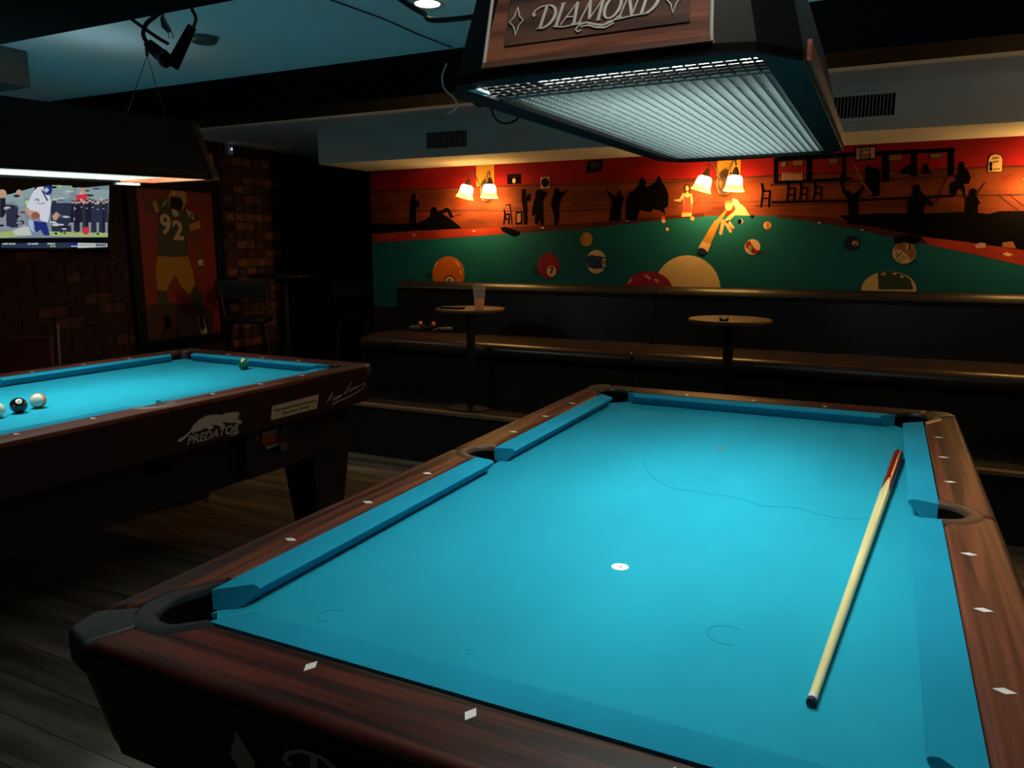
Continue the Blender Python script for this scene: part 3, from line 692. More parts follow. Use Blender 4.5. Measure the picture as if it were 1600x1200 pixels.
# ------------------------------------------------------------------ mural on the front wall
mural = empty('wall_mural', (-.9, YM, 1.1)); tag(mural, 'painted mural of a pool hall with giant balls on green cloth', 'mural')
mural_off = Vector((-.9, YM, 1.1))
LY = [0]
def WP(px, py): p = at(px, py, 'y', YM); return (p.x - mural_off.x, p.z - mural_off.z)
def paint(name, pts, m, layer, raw=False):
    q = pts if raw else [WP(*p) for p in pts]
    d0 = -.0012 - .0008 * layer
    o = MB().prism(q, lambda a, b_: (a, d0 + .0008, b_), lambda a, b_: (a, d0, b_)).build(name, m, mural); return o
def brush(name, strokes, wd, m, layer):
    d0 = -.0012 - .0008 * layer
    groups = [strokes] if name in ('painted_stool', 'painted_lettering', 'painted_signature', 'painted_scoreboard', 'painted_plaque') else [[q] for q in strokes]
    for g in groups:
        mb = MB()
        for s_ in g: mb.ribbon([WP(*p) for p in s_], wd, lambda u, v, h: (u, d0 - h, v), .0008)
        mb.build(name, m, mural)
xa, xb = -3.335 - mural_off.x, XR - mural_off.x
zt_, zb_ = 1.9645 - mural_off.z, .9 - mural_off.z
def ell(cx, cy_, rx, ry, a0=0, a1=360, n=28, rot=0):
    r_ = []
    for k in range(n + (0 if a1 - a0 == 360 else 1)):
        a = math.radians(a0 + (a1 - a0) * k / n); u, v = rx * math.cos(a), ry * math.sin(a); c, s_ = math.cos(rot), math.sin(rot)
        r_.append((cx + u * c - v * s_, cy_ + u * s_ + v * c))
    return r_
# fields of paint: red frieze, planks, green cloth
def WX(x, z): return (x, z)
zr = WP(580, 298)[1]; zr2 = WP(1600, 259)[1]
paint('red_frieze', [(xa, zr), (xb, zr2), (xb, zt_), (xa, zt_)], 'm_red', 0, True)
zz = [zr, WP(580, 331)[1], WP(582, 352)[1], WP(582, 380)[1] - .3]
paint('painted_plank', [(xa, zz[1]), (xb, zz[1] + .01), (xb, zr2 - .004), (xa, zz[0] - .004)], 'm_plank', 0, True)
paint('painted_plank', [(xa, zz[2] - .1), (xb, zz[2] - .1), (xb, zz[1] + .006), (xa, zz[1] - .004)], 'm_plank', 0, True)
paint('painted_plank', [(xa, .9 - 1.1), (xb, .9 - 1.1), (xb, zz[2] - .104), (xa, zz[2] - .104)], 'm_plank_dark', 0, True)
gp = [(582, 378), (700, 371), (812, 363), (900, 357), (980, 349), (1050, 341), (1100, 338), (1160, 336), (1215, 338), (1260, 344), (1340, 357), (1400, 371), (1450, 382), (1520, 397), (1600, 415), (1700, 436)]
paint('green_cloth', [(xa, zb_)] + [(xa, WP(582, 378)[1])] + [WP(*p) for p in gp[1:]] + [(xb, WP(1700, 436)[1] - .1), (xb, zb_)], 'm_green', 1, True)
paint('painted_rail', [(581, 366), (645, 361), (722, 357.5), (783, 355.5), (812, 364), (700, 372), (582, 379)], 'm_rail', 2)
paint('painted_rail', [(783, 355.5), (850, 352), (930, 347), (1000, 341), (1060, 336), (1100, 333), (1100, 338.5), (1050, 342), (980, 350), (900, 358), (812, 364)], 'm_plank_dark', 2)
paint('painted_rail', [(1215, 335), (1300, 340), (1370, 356), (1440, 370), (1440, 381), (1400, 372), (1340, 358), (1260, 345), (1215, 339)], 'm_plank_dark', 2)
paint('painted_rail', [(1440, 370), (1500, 377), (1600, 391), (1700, 406), (1700, 436), (1600, 415), (1520, 397), (1450, 382)], 'm_rail', 2)
paint('painted_pocket', [(782, 356), (790, 354), (812, 362), (812, 367), (804, 370), (786, 362)], 'm_black', 3)
paint('painted_pocket', [(1397, 372), (1410, 366), (1440, 370), (1438, 378), (1420, 383), (1398, 380)], 'm_black', 3)
for p in ((647, 367.5), (741, 361), (848, 356), (980, 344.5), (1280, 348), (1347, 359)): paint('painted_sight', ell(p[0], p[1], 2.8, 1.2, n=8), 'm_white', 3)
paint('painted_sight', [(1566, 397), (1573, 394), (1583, 398), (1575, 401)], 'm_cream', 3)
brush('plank_line', [[(582, 299), (745, 292), (850, 290), (1050, 285), (1230, 274), (1600, 259)], [(582, 331), (760, 329), (850, 330), (980, 326), (1060, 322)], [(1180, 322), (1300, 318), (1440, 305), (1600, 305)]], .006, 'm_line', 1)
for (a, b_, c, d) in ((744.5, 772, 262, 292), (1120, 1158, 244, 276)):
    p0 = WP(a, d); p1 = WP(b_, c)
    paint('yellow_panel', [(p0[0], p0[1]), (p1[0], p0[1]), (p1[0], zt_), (p0[0], zt_)], 'm_yellow', 1, True)
# dark pool tables in the painted room
paint('painted_table', [(581, 350), (640, 349), (700, 349), (722, 357), (645, 361), (581, 366)], 'm_black', 2)
paint('painted_table', [(1310, 337), (1370, 333), (1460, 333), (1500, 331), (1545, 334), (1562, 330), (1640, 329), (1700, 330), (1700, 404), (1600, 390), (1500, 376), (1440, 369), (1370, 355), (1330, 350)], 'm_black', 2)
# figures as flat silhouettes
def fig(pts, m='m_black', layer=3): paint('painted_figure', pts, m, layer)
fig([(643, 306), (646, 302), (650, 303), (650, 309), (648, 311), (653, 315), (655, 312), (656, 316), (655, 323), (651, 325), (650, 335), (651, 349), (648, 349), (646, 342), (644, 349), (641, 349), (641, 335), (642, 322), (642, 313), (645, 310)])
fig([(653, 349), (665, 343), (673, 337), (673, 328), (677, 323), (682, 324), (684, 331), (692, 328), (698, 324), (703, 327), (708, 337), (708, 341), (703, 340), (700, 331), (692, 334), (700, 339), (712, 348), (722, 357), (700, 358), (684, 352)])
brush('painted_cue', [[(708, 338.5), (722, 334)]], .004, 'm_black', 3)
fig([(816, 296), (820, 295), (822, 299), (821, 304), (825, 306), (826, 302), (828, 303), (828, 308), (830, 312), (826, 315), (823, 314), (824, 330), (824, 350), (819, 351), (818, 335), (817, 322), (815, 312)])
fig([(837, 299), (841, 296), (846, 297), (850, 299), (855, 300), (853, 306), (849, 310), (848, 320), (849, 335), (849, 351), (845, 352), (843, 340), (840, 351), (836, 350), (837, 330), (833, 338), (831, 335), (834, 316), (837, 307)])
fig([(866, 300), (868, 293), (872, 294), (874, 300), (882, 299), (887, 296), (887, 299), (879, 304), (876, 312), (873, 322), (874, 335), (871, 352), (867, 352), (866, 338), (863, 326), (861, 318), (864, 308)])
fig([(946, 294), (955, 303), (962, 308), (966, 303), (967, 296), (970, 297), (971, 306), (976, 309), (972, 320), (970, 345), (952, 345), (954, 330), (957, 315), (950, 303)])
fig([(978, 345), (979, 315), (984, 300), (990, 298), (998, 290), (1001, 279), (1005, 277), (1009, 282), (1009, 292), (1016, 290), (1026, 284), (1028, 276), (1032, 276), (1034, 284), (1041, 294), (1045, 305), (1044, 322), (1038, 326), (1040, 336), (1036, 330), (1020, 326), (1018, 332), (1000, 328), (996, 343)])
# bar fittings and people at the right
paint('painted_bar_shelf', [(1212, 247), (1330, 238), (1492, 231), (1492, 237), (1330, 245), (1212, 253)], 'm_black', 2)
for a in ((1209, 248, 1216, 286), (1260, 244, 1269, 284), (1316, 240, 1322, 282), (1378, 236, 1390, 284), (1423, 233, 1433, 276), (1481, 231, 1491, 274)):
    paint('painted_bar_post', [(a[0], a[1]), (a[2], a[1] - .5), (a[2], a[3]), (a[0], a[3] + .5)], 'm_black', 2)
for a in ((1219, 252, 1230, 263), (1237, 250, 1256, 261), (1293, 247, 1310, 258), (1388, 241, 1411, 253), (1452, 239, 1472, 249)):
    f_ = paint('painted_picture', [(a[0], a[1]), (a[2], a[1] - 1), (a[2], a[3] - 1), (a[0], a[3])], 'm_grey', 3)
    paint('painted_picture', [(a[0] + 2, a[1] + 2), (a[2] - 2, a[1] + 1), (a[2] - 2, a[3] - 3), (a[0] + 2, a[3] - 2)], 'm_brown', 4)
for k in range(9): paint('painted_bottle', [(1222 + 3.6 * k, 282), (1222 + 3.6 * k, 273), (1223.2 + 3.6 * k, 268), (1224.4 + 3.6 * k, 273), (1224.4 + 3.6 * k, 281.6)], 'm_pink', 3)
paint('painted_bar_front', [(1212, 283), (1330, 277), (1330, 281), (1212, 288)], 'm_black', 2)
paint('painted_counter', [(1204, 287), (1330, 282), (1500, 274), (1500, 277), (1330, 285), (1204, 291)], 'm_line', 2)
paint('painted_counter', [(1206, 315), (1330, 312), (1490, 305), (1490, 308), (1330, 315), (1206, 318)], 'm_black', 2)
def stool(x, y_, s_=1.0):
    brush('painted_stool', [[(x, y_), (x + 2 * s_, y_ + 13 * s_)], [(x + 2 * s_, y_ + 13 * s_), (x + 13 * s_, y_ + 12 * s_)], [(x + 2 * s_, y_ + 13 * s_), (x - 1 * s_, y_ + 38 * s_)], [(x + 13 * s_, y_ + 12 * s_), (x + 11 * s_, y_ + 38 * s_)], [(x + 1 * s_, y_ + 24 * s_), (x + 12 * s_, y_ + 24 * s_)], [(x + 1 * s_, y_ + 3), (x + 3 * s_, y_ + 13)]], .010, 'm_black', 3)
stool(1190, 286); stool(788, 327, .62); stool(1230, 283, .9); stool(1250, 282, .9); stool(1272, 281, .9)
brush('painted_cue', [[(797, 320), (800, 351)], [(790, 321), (798, 319)]], .006, 'm_black', 3)
paint('painted_rack', [(806, 331), (816, 330), (816, 350), (806, 351)], 'm_black', 3)
paint('painted_rack', [(808, 334), (814, 333), (814, 347), (808, 348)], 'm_brown', 4)
fig([(1313, 276), (1316, 270), (1319, 278), (1318, 290), (1322, 299), (1325, 297), (1329, 299), (1331, 304), (1340, 299), (1347, 292), (1351, 284), (1352, 290), (1346, 302), (1342, 312), (1341, 330), (1342, 350), (1336, 351), (1334, 338), (1330, 350), (1324, 350), (1326, 330), (1325, 312), (1318, 302), (1314, 290)])
fig([(1352, 262), (1358, 258), (1364, 262), (1372, 262), (1376, 275), (1374, 305), (1362, 308), (1352, 285)])
brush('painted_cue', [[(1335, 256), (1347, 284), (1362, 304)]], .008, 'm_brown', 4)
fig([(1418, 334), (1418, 315), (1426, 306), (1426, 292), (1430, 288), (1437, 289), (1438, 297), (1444, 304), (1453, 312), (1460, 320), (1458, 323), (1446, 317), (1443, 334)])
brush('painted_cue', [[(1479, 278), (1462, 318)]], .005, 'm_black', 3)
fig([(1484, 296), (1486, 286), (1494, 282), (1493, 276), (1498, 268), (1498, 256), (1502, 252), (1507, 255), (1507, 262), (1513, 267), (1517, 277), (1514, 287), (1505, 288), (1508, 294), (1508, 310), (1506, 310), (1505, 297), (1496, 296), (1494, 305), (1487, 305)])
fig([(1440, 272), (1441, 261), (1447, 255), (1451, 260), (1452, 268), (1458, 272)]); fig([(1406, 272), (1410, 263), (1420, 258), (1426, 262), (1426, 272)])
fig([(1508, 334), (1509, 310), (1515, 304), (1515, 297), (1521, 294), (1527, 298), (1524, 303), (1527, 308), (1530, 315), (1533, 318), (1528, 320), (1528, 334)])
brush('painted_cue', [[(1526, 304), (1539, 285)]], .004, 'm_black', 3)
brush('plank_line', [[(1560, 305), (1592, 329)], [(1578, 305), (1600, 322)], [(1584, 260), (1600, 262)]], .004, 'm_line', 1)
paint('painted_box', [(1566, 379), (1582, 377), (1588, 388), (1566, 386)], 'm_brown', 3)
paint('painted_chalk', [(1523, 384), (1530, 379), (1540, 380), (1540, 387), (1526, 388)], 'm_pink', 3)
# woman in a red dress
paint('painted_figure', [(1053, 312), (1062, 311), (1067, 302), (1075, 300), (1081, 303), (1083, 316), (1081, 320), (1081, 338), (1065, 339), (1068, 320), (1068, 310), (1063, 315), (1054, 314)], 'm_skin', 3)
paint('painted_dress', [(1069, 306), (1074, 309), (1079, 306), (1080, 316), (1081, 332), (1066, 332), (1069, 318)], 'm_dress', 4)
paint('painted_hair', ell(1074, 293, 4.4, 6, n=14), 'm_hair', 4); paint('painted_hair', [(1069.6, 292), (1078.4, 292), (1079, 303), (1076.5, 303), (1076, 296), (1072, 296), (1071.5, 303), (1069.5, 303)], 'm_hair', 4)
paint('painted_face', ell(1074, 294.5, 2.7, 4.2, n=12), 'm_skin', 5)
# player leaning over a giant cue
paint('painted_figure', [(1143, 336), (1150, 326), (1144, 318), (1145, 310), (1152, 312), (1156, 318), (1164, 324), (1170, 334), (1172, 337)], 'm_cream', 3)
paint('painted_head', ell(1139, 322, 6, 7.5, n=14), 'm_skin', 4); paint('painted_hair', ell(1139, 317, 6.4, 3.8, 170, 370, 10), 'm_brown', 5)
paint('painted_collar', [(1134, 332), (1141, 328), (1145, 333), (1136, 337)], 'm_red', 4)
hand = [(1134, 342), (1140, 336), (1146, 331), (1149, 336), (1141, 344), (1136, 350)]
paint('painted_arm', hand, 'm_skin', 4)
for a, b_, wd in (((1133, 345), (1117, 347), 5), ((1130, 347), (1126, 366), 6), ((1134, 347), (1142, 362), 6), ((1137, 345), (1146, 356), 5)):
    dx, dy = b_[0] - a[0], b_[1] - a[1]; l = math.hypot(dx, dy); nx_, ny_ = -dy / l * wd / 2, dx / l * wd / 2
    paint('painted_finger', [(a[0] + nx_, a[1] + ny_), (a[0] - nx_, a[1] - ny_), (b_[0] - nx_ * .8, b_[1] - ny_ * .8), (b_[0] + dx / l * 2, b_[1] + dy / l * 2), (b_[0] + nx_ * .8, b_[1] + ny_ * .8)], 'm_skin', 4)
paint('painted_cue', [(1134, 328), (1136, 330), (1124, 350), (1107, 391), (1092, 386), (1112, 352)], 'm_yellow', 5)
paint('painted_cue_ferrule', [(1097, 377), (1111, 382), (1106, 394), (1091, 389)], 'm_cream', 6)
paint('painted_cue_tip', ell(1097, 392.5, 7.5, 5, n=16, rot=.25), 'm_navy', 7)
# balls
def mball(name, cx, cy_, rx, ry, m, layer=3, cuty=None):
    e = ell(cx, cy_, rx, ry, n=36)
    return paint(name, e, m, layer)
def mnum(t, cx, cy_, s_, layer, m='m_black'):
    q = WP(cx, cy_); d0 = -.0012 - .0008 * layer
    text_mesh(t, s_, lambda u, v, h: (q[0] + u, d0 - .0006 - h, q[1] + v), 'painted_number', m, mural, bold=.0006)
mball('painted_ball', 701, 428, 25, 27.5, 'm_orange'); mball('painted_number_circle', 703, 441, 9, 11, 'm_black', 4); mball('painted_number_circle', 703, 442, 8, 10, 'm_cream', 5); mnum('5', 703, 441, .06, 6)
brush('painted_shine', [[(713, 409), (718, 417)], [(720, 423), (721, 428)], [(680, 416), (684, 409)]], .011, 'm_white', 4)
paint('painted_shadow', ell(672, 430, 8, 5, n=14), 'm_green_dark', 2); paint('painted_shadow', ell(840, 424, 9, 8, n=14), 'm_green_dark', 2); paint('painted_shadow', ell(924, 420, 9, 6, n=14), 'm_green_dark', 2); paint('painted_shadow', ell(1185, 396, 10, 3.5, n=14), 'm_green_dark', 2); paint('painted_shadow', ell(1420, 409, 13, 4.5, n=14), 'm_green_dark', 2)
mball('painted_ball', 857.5, 415.5, 17, 20, 'm_crimson'); mball('painted_number_circle', 862, 423.5, 8.2, 9.8, 'm_black', 4); mball('painted_number_circle', 862, 423.5, 7.4, 9, 'm_cream', 5); mnum('7', 862, 423.5, .075, 6)
mball('painted_ball', 932, 409, 15.5, 18.5, 'm_cream'); paint('painted_stripe', [(917, 402), (923, 398), (940, 401), (947, 402), (947.5, 413), (945, 419), (930, 420), (919, 417), (916.5, 409)], 'm_blue', 4)
mball('painted_number_circle', 944, 410.5, 3.6, 7, 'm_cream', 5); mnum('10', 944, 410.5, .042, 6)
mball('painted_ball', 916.5, 374, 9.6, 11, 'm_yellow'); brush('painted_seam', [[(910, 367), (911, 374), (908, 379)]], .005, 'm_line', 4)
paint('painted_cue_ball', ell(1074, 453, 52, 54, n=48), 'm_cream', 3)
paint('painted_ball', ell(1013, 453, 38, 29, n=40), 'm_crimson', 4); brush('painted_shine', [[(1008, 430), (1017, 436)], [(1023, 436), (1030, 441)], [(982, 442), (988, 436)]], .016, 'm_pink', 5)
mball('painted_ball', 1176, 386, 12.2, 12.2, 'm_cream'); paint('painted_stripe', [(1166, 378.5), (1172, 376), (1176, 384), (1182, 391), (1187, 391), (1184, 396), (1176, 396), (1165, 386)], 'm_crimson', 4)
mball('painted_number_circle', 1173, 388.5, 4.2, 4.8, 'm_cream', 5); mnum('15', 1173, 388.5, .034, 6)
mball('painted_ball', 1199, 352.5, 6.2, 6.2, 'm_cream'); paint('painted_stripe', ell(1200, 352.5, 3, 5.8, n=12), 'm_orange', 4)
mball('painted_ball', 1082, 341.5, 3.4, 3.6, 'm_yellow'); mball('painted_number_circle', 1082.3, 341.5, 1.6, 1.8, 'm_cream', 4)
mball('painted_ball', 1036.5, 341, 3.4, 3, 'm_dress'); mball('painted_ball', 1037, 345.5, 3.4, 3.2, 'm_cream', 4); mball('painted_ball', 1044, 356, 4.4, 3.8, 'm_green_dark', 3); mball('painted_ball', 1043, 358, 2.6, 3, 'm_cream', 4)
mball('painted_ball', 1157, 346, 4.2, 4.2, 'm_cream', 3); mball('painted_ball', 1156, 346, 3.4, 3.8, 'm_black', 4); mball('painted_ball', 1175.5, 338.5, 2.4, 2.4, 'm_black', 3)
mball('painted_ball', 1331.5, 380, 12.5, 12.5, 'm_navy'); mball('painted_number_circle', 1336.5, 380, 5, 5.2, 'm_cream', 4); mnum('2', 1336.5, 380, .05, 5)
mball('painted_ball', 1412.5, 395, 18.3, 17, 'm_cream'); paint('painted_stripe', [(1402, 381.5), (1412, 378.5), (1423, 381), (1430, 389), (1430, 399), (1424, 407), (1417, 397), (1407, 390), (1396, 389)], 'm_brown', 4)
mball('painted_number_circle', 1417.5, 386.5, 6, 5.6, 'm_cream', 5); mnum('13', 1417.5, 386.5, .045, 6)
brush('painted_signature', [[(1399, 392), (1403, 398), (1400, 404), (1405, 397), (1409, 394), (1405, 400), (1410, 398), (1408, 403), (1414, 399), (1412, 404), (1416, 401)], [(1402, 407), (1408, 405), (1404, 409), (1411, 407)]], .0035, 'm_black', 5)
paint('painted_ball', ell(1389, 452, 43, 28, n=44), 'm_cream', 3); paint('painted_stripe', [(1373, 452), (1372, 426), (1384, 424.3), (1398, 424.5), (1412, 429), (1423, 437), (1427, 452)], 'm_olive', 4); brush('painted_shine', [[(1377, 429), (1384, 427)], [(1395, 427), (1401, 428)], [(1406, 431), (1412, 433)]], .014, 'm_pink', 5)
# small signs on the mural
paint('painted_sign', [(793, 273), (814, 271.5), (814, 287), (793, 288)], 'm_black', 3); paint('painted_shield', ell(803.5, 282.5, 2.8, 4, n=10), 'm_cream', 4)
brush('painted_lettering', [[(796, 277.5), (797, 274.5), (798, 277), (799, 274.5)], [(801, 277), (802, 274.5), (803.5, 277)], [(805, 277), (805.5, 274.2), (807, 276.6), (808, 274)], [(809.5, 276.5), (810.5, 274)]], .004, 'm_grey', 4)
paint('painted_dartboard', [(845, 277), (859, 276.5), (859, 294), (845, 294.5)], 'm_pink', 3); paint('painted_dartboard', ell(852, 285.5, 6, 7.2, n=18), 'm_black', 4); paint('painted_dartboard', ell(852, 285.5, 4, 5, n=14), 'm_grey', 5)
for a in range(0, 180, 36):
    c, s_ = math.cos(math.radians(a)), math.sin(math.radians(a)); brush('painted_dartboard', [[(852 - 5.6 * c, 285.5 - 6.8 * s_), (852 + 5.6 * c, 285.5 + 6.8 * s_)]], .003, 'm_black', 6)
paint('painted_monitor', [(919, 252), (942, 249), (940, 267), (916, 271)], 'm_black', 2); paint('painted_monitor', [(923, 255), (938, 253), (936, 262), (922, 263.5)], 'm_grey', 3)
paint('painted_scoreboard', [(1336, 230), (1369, 227.5), (1369, 249), (1336, 252)], 'm_black', 3); paint('painted_scoreboard', [(1338, 232), (1367, 230), (1367, 247, ), (1338, 249.5)], 'm_pink', 4)
brush('painted_scoreboard', [[(1347, 240), (1348, 234), (1352, 232.5), (1356, 236)], [(1344, 243), (1361, 242)], [(1345, 247), (1360, 246)], [(1344, 231.6), (1344, 249)], [(1359, 230.5), (1359, 248)]], .005, 'm_black', 5)
paint('painted_plaque', [(1542.5, 269), (1543.5, 248), (1547, 242), (1556, 239), (1565, 242), (1567.5, 250), (1566.5, 269)], 'm_line', 3)
paint('painted_plaque', [(1544, 268), (1545, 249), (1548, 243.5), (1556, 241), (1563.5, 243.5), (1566, 250), (1565, 268)], 'm_cream', 4)
paint('painted_plaque', ell(1548, 257, 2.4, 4.5, n=10), 'm_black', 5); paint('painted_plaque', ell(1548, 264, 2.6, 3.4, n=10), 'm_black', 5); brush('painted_plaque', [[(1551, 254), (1560, 252)], [(1550, 248), (1561, 246.5)], [(1552, 265), (1562, 264)]], .008, 'm_brown', 5)
brush('painted_lettering', [[(1571, 273), (1567.5, 274), (1567, 279), (1571, 278), (1570.5, 276)], [(1573, 274), (1574.5, 277), (1577, 273), (1574, 280)], [(1580, 275), (1578.5, 278), (1581, 278.5), (1581.5, 275), (1580, 275)], [(1584, 272.5), (1583.5, 278)], [(1586.5, 276), (1587.5, 275)],
    [(1567, 287), (1568, 282), (1570, 285), (1572, 281.5), (1572.5, 286)], [(1574.5, 286), (1576, 281.5), (1577.5, 285.5)], [(1579, 285.5), (1579.5, 281), (1582, 282), (1580, 283.5), (1582.5, 285)], [(1586.5, 280.5), (1584.5, 281), (1584.5, 285), (1587, 284.5)]], .004, 'm_rail', 2)

# ------------------------------------------------------------------ wall sconces
def sconce(x, z, label, tilt):
    S = empty('wall_sconce', (x, YM, z)); tag(S, label, 'wall lamp', 'twin wall sconces on the mural')
    n = 24
    rs = []
    for d, sc in ((-.0065, 1.0), (-.018, .96), (-.022, .80), (-.020, .66), (-.030, .58), (-.034, .2)):
        rs.append([(.055 * sc * math.cos(2 * math.pi * k / n), d, .085 * sc * math.sin(2 * math.pi * k / n)) for k in range(n)])
    MB().rings(rs).build('backplate', 'bronze', S, smooth=40)
    for i, s in enumerate((-1, 1)):
        hx_, hy_, hz_ = s * .085, -.115, .085
        ctrl = [(s * .015, -.028, .01), (s * .03, -.06, .04), (s * .045, -.085, .09), (s * .062, -.10, .125), (s * .078, -.112, .125), (hx_, hy_, hz_ + .01)]
        MB().tube(ctrl, .0055, 8).build('arm', 'bronze', S, smooth=60)
        h = MB().lathe([(.008, 0), (.016, -.015), (.024, -.04), (.032, -.055), (.030, -.057)], 16).build('socket_cup', 'bronze', S, smooth=50)
        tl = Matrix.Rotation(tilt * (-s) if s < 0 else tilt * .2, 4, 'Y')
        ml = Matrix.Translation((hx_, hy_, hz_)) @ tl; h.matrix_local = ml
        prof = [(.030, -.050), (.042, -.060), (.047, -.080), (.050, -.105), (.055, -.125), (.066, -.145), (.063, -.146), (.052, -.127), (.046, -.105), (.043, -.082), (.038, -.066), (.026, -.054)]
        g = MB().lathe(prof, 24, cap=False).build('glass_shade', 'shade_glass', S, smooth=60); g.matrix_local = ml
        b = MB().lathe([(.004, -.055), (.016, -.075), (.020, -.095), (.014, -.112), (.002, -.118)], 14).build('bulb', 'can_glow', S, smooth=60); b.matrix_local = ml
        ld = bpy.data.lights.new('bulb_light', 'POINT'); ld.energy = SCONCE_W; ld.color = (1.0, .64, .20); ld.shadow_soft_size = .03
        lo = bpy.data.objects.new('bulb_light', ld); COL.objects.link(lo); lo.parent = S; lo.location = (hx_ + (-.05 if s < 0 else .0), hy_, hz_ - .165)
    return S
p = at(751, 300, 'y', YM - .1); sconce(p.x, p.z + .015, 'lit twin sconce above the pint glass', .28)
p = at(1128, 288, 'y', YM - .1); sconce(p.x, p.z + .015, 'lit twin sconce above the painted leaning player', .30)
sconce(1.22, 1.765, 'lit twin sconce beside the painted plaque', .28)

# ------------------------------------------------------------------ soffit vents
def vent(px0, py0, px1, py1, label):
    a = at(px0, py0, 'y', 2.736); b_ = at(px1, py1, 'y', 2.736)
    x0, x1, z0, z1 = a.x, b_.x, b_.z, a.z
    V = empty('air_vent', ((x0 + x1) / 2, 2.736, z0)); tag(V, label, 'vent', 'air vents in the soffit')
    ox, oz = (x0 + x1) / 2, z0
    f = .02
    m = MB(); hw = (x1 - x0) / 2; hh = z1 - z0
    for bx in ((-hw - f, hw + f, -f, 0), (-hw - f, hw + f, hh, hh + f), (-hw - f, -hw, 0, hh), (hw, hw + f, 0, hh)): m.box(bx[0], bx[1], -.008, -.0005, bx[2], bx[3])
    m.build('frame', 'soffit_paint', V)
    MB().box(-hw, hw, -.002, -.0006, 0, hh).build('duct_opening', 'hole_black', V)
    n = 18
    for k in range(1, n): 
        x = -hw + 2 * hw * k / n; MB().box(x - .0017, x + .0017, -.007, -.002, 0, hh).build('slat', 'grille', V)
vent(667, 208, 730, 229, 'small slatted vent in the soffit near the passage')
vent(1298, 153, 1397, 180, 'wider slatted vent in the soffit above the painted bar')

# ------------------------------------------------------------------ banquette
def banquette(x0, x1, label):
    Bq = empty('banquette', ((x0 + x1) / 2, 2.9, .34)); tag(Bq, label, 'bench', 'bench sections under the mural')
    ox = (x0 + x1) / 2; a, b_ = x0 - ox + .003, x1 - ox - .003
    def prof(pts): return [(y_ - 2.9, z - .34) for y_, z in pts]
    MB().px(prof([(2.655, .34), (3.28, .34), (3.28, .62), (2.655, .62)]), a, b_).build('base', 'vinyl_back', Bq)
    seat = []
    for k in range(9):
        t = math.pi / 2 + math.pi * k / 8; seat.append((2.675 + .052 * math.cos(t), .688 + .052 * math.sin(t)))
    seat = [(3.10, .742), (2.9, .748)] + seat + [(2.7, .622), (3.10, .622)]
    o = MB().px(prof(seat), a, b_).build('seat_cushion', 'vinyl', Bq, bevel=.012)
    back = [(3.095, .745), (3.11, .9), (3.12, 1.04)]
    for k in range(9):
        t = math.pi + .3 - (math.pi + .3) * k / 8; back.append((3.185 + .072 * math.cos(t), 1.058 + .058 * math.sin(t)))
    back += [(3.257, .70), (3.10, .70)]
    o = MB().px(prof(back), a, b_).build('backrest', 'vinyl_back', Bq, bevel=.010)
    n = int((b_ - a) / .42)
    return Bq
banquette(-2.985, -.945, 'long dark vinyl bench behind the table with the pint glass')
banquette(-.945, 1.62, 'long dark vinyl bench behind the empty drink table')
# drink tables
def drink_table(px, py, label):
    p = at(px, py, 'y', 2.46); 
    t = empty('drink_table', (p.x, 2.46, .34)); tag(t, label, 'table', 'small drink tables on the platform')
    h = p.z - .34
    MB().lathe([(.0, h - .022), (.205, h - .022), (.222, h - .016), (.224, h - .006), (.218, h), (0, h)], 36).build('table_top', 'table_top', t, smooth=35)
    MB().lathe([(.028, .015), (.028, h - .022)], 16).build('post', 'iron', t, smooth=40)
    MB().lathe([(.0, 0), (.17, 0), (.17, .008), (.05, .022), (.0, .03)], 24).build('foot', 'iron', t, smooth=35)
    MB().lathe([(.0, h - .05), (.03, h - .05), (.09, h - .024), (0, h - .0215)], 16).build('bracket', 'iron', t)
    return t, p
t1, p1 = drink_table(735, 481.5, 'round drink table holding a pint glass')
t2, p2 = drink_table(1140, 498, 'round drink table with a small black clip on top')
gz = p1.z
gx = at(749, 480, 'y', 2.42).x
G = empty('pint_glass', (gx, 2.42, gz + .0008)); tag(G, 'pint glass part filled with amber beer', 'glass')
MB().lathe([(.0, 0), (.029, 0), (.043, .143), (.0408, .143), (.0275, .008), (0, .008)], 28, cap=False).build('tumbler', 'glass', G, smooth=40)
MB().lathe([(.0, .009), (.0272, .009), (.0325, .062), (0, .062)], 24, cap=False).build('beer', 'beer', G, smooth=40)
p = at(716, 481, 'y', 2.40)
bk = MB().box(-.075, .075, -.03, .03, .0008, .014).build('folded_menu', 'iron', bevel=.003); bk.location = (p.x - .02, 2.36, gz); bk.rotation_euler = (0, 0, .1)
tag(bk, 'dark folded card lying beside the pint glass', 'card')
ck = empty('table_clip', (p2.x, 2.30, p2.z + .0008)); tag(ck, 'small black clip lying on the bare drink table', 'clip')
MB().box(-.016, .016, -.004, .004, 0, .010).build('bar', 'iron', ck)
for s in (-1, 1): MB().box(s * .018 - .004, s * .018 + .004, -.010, .010, 0, .018).build('jaw', 'iron', ck)
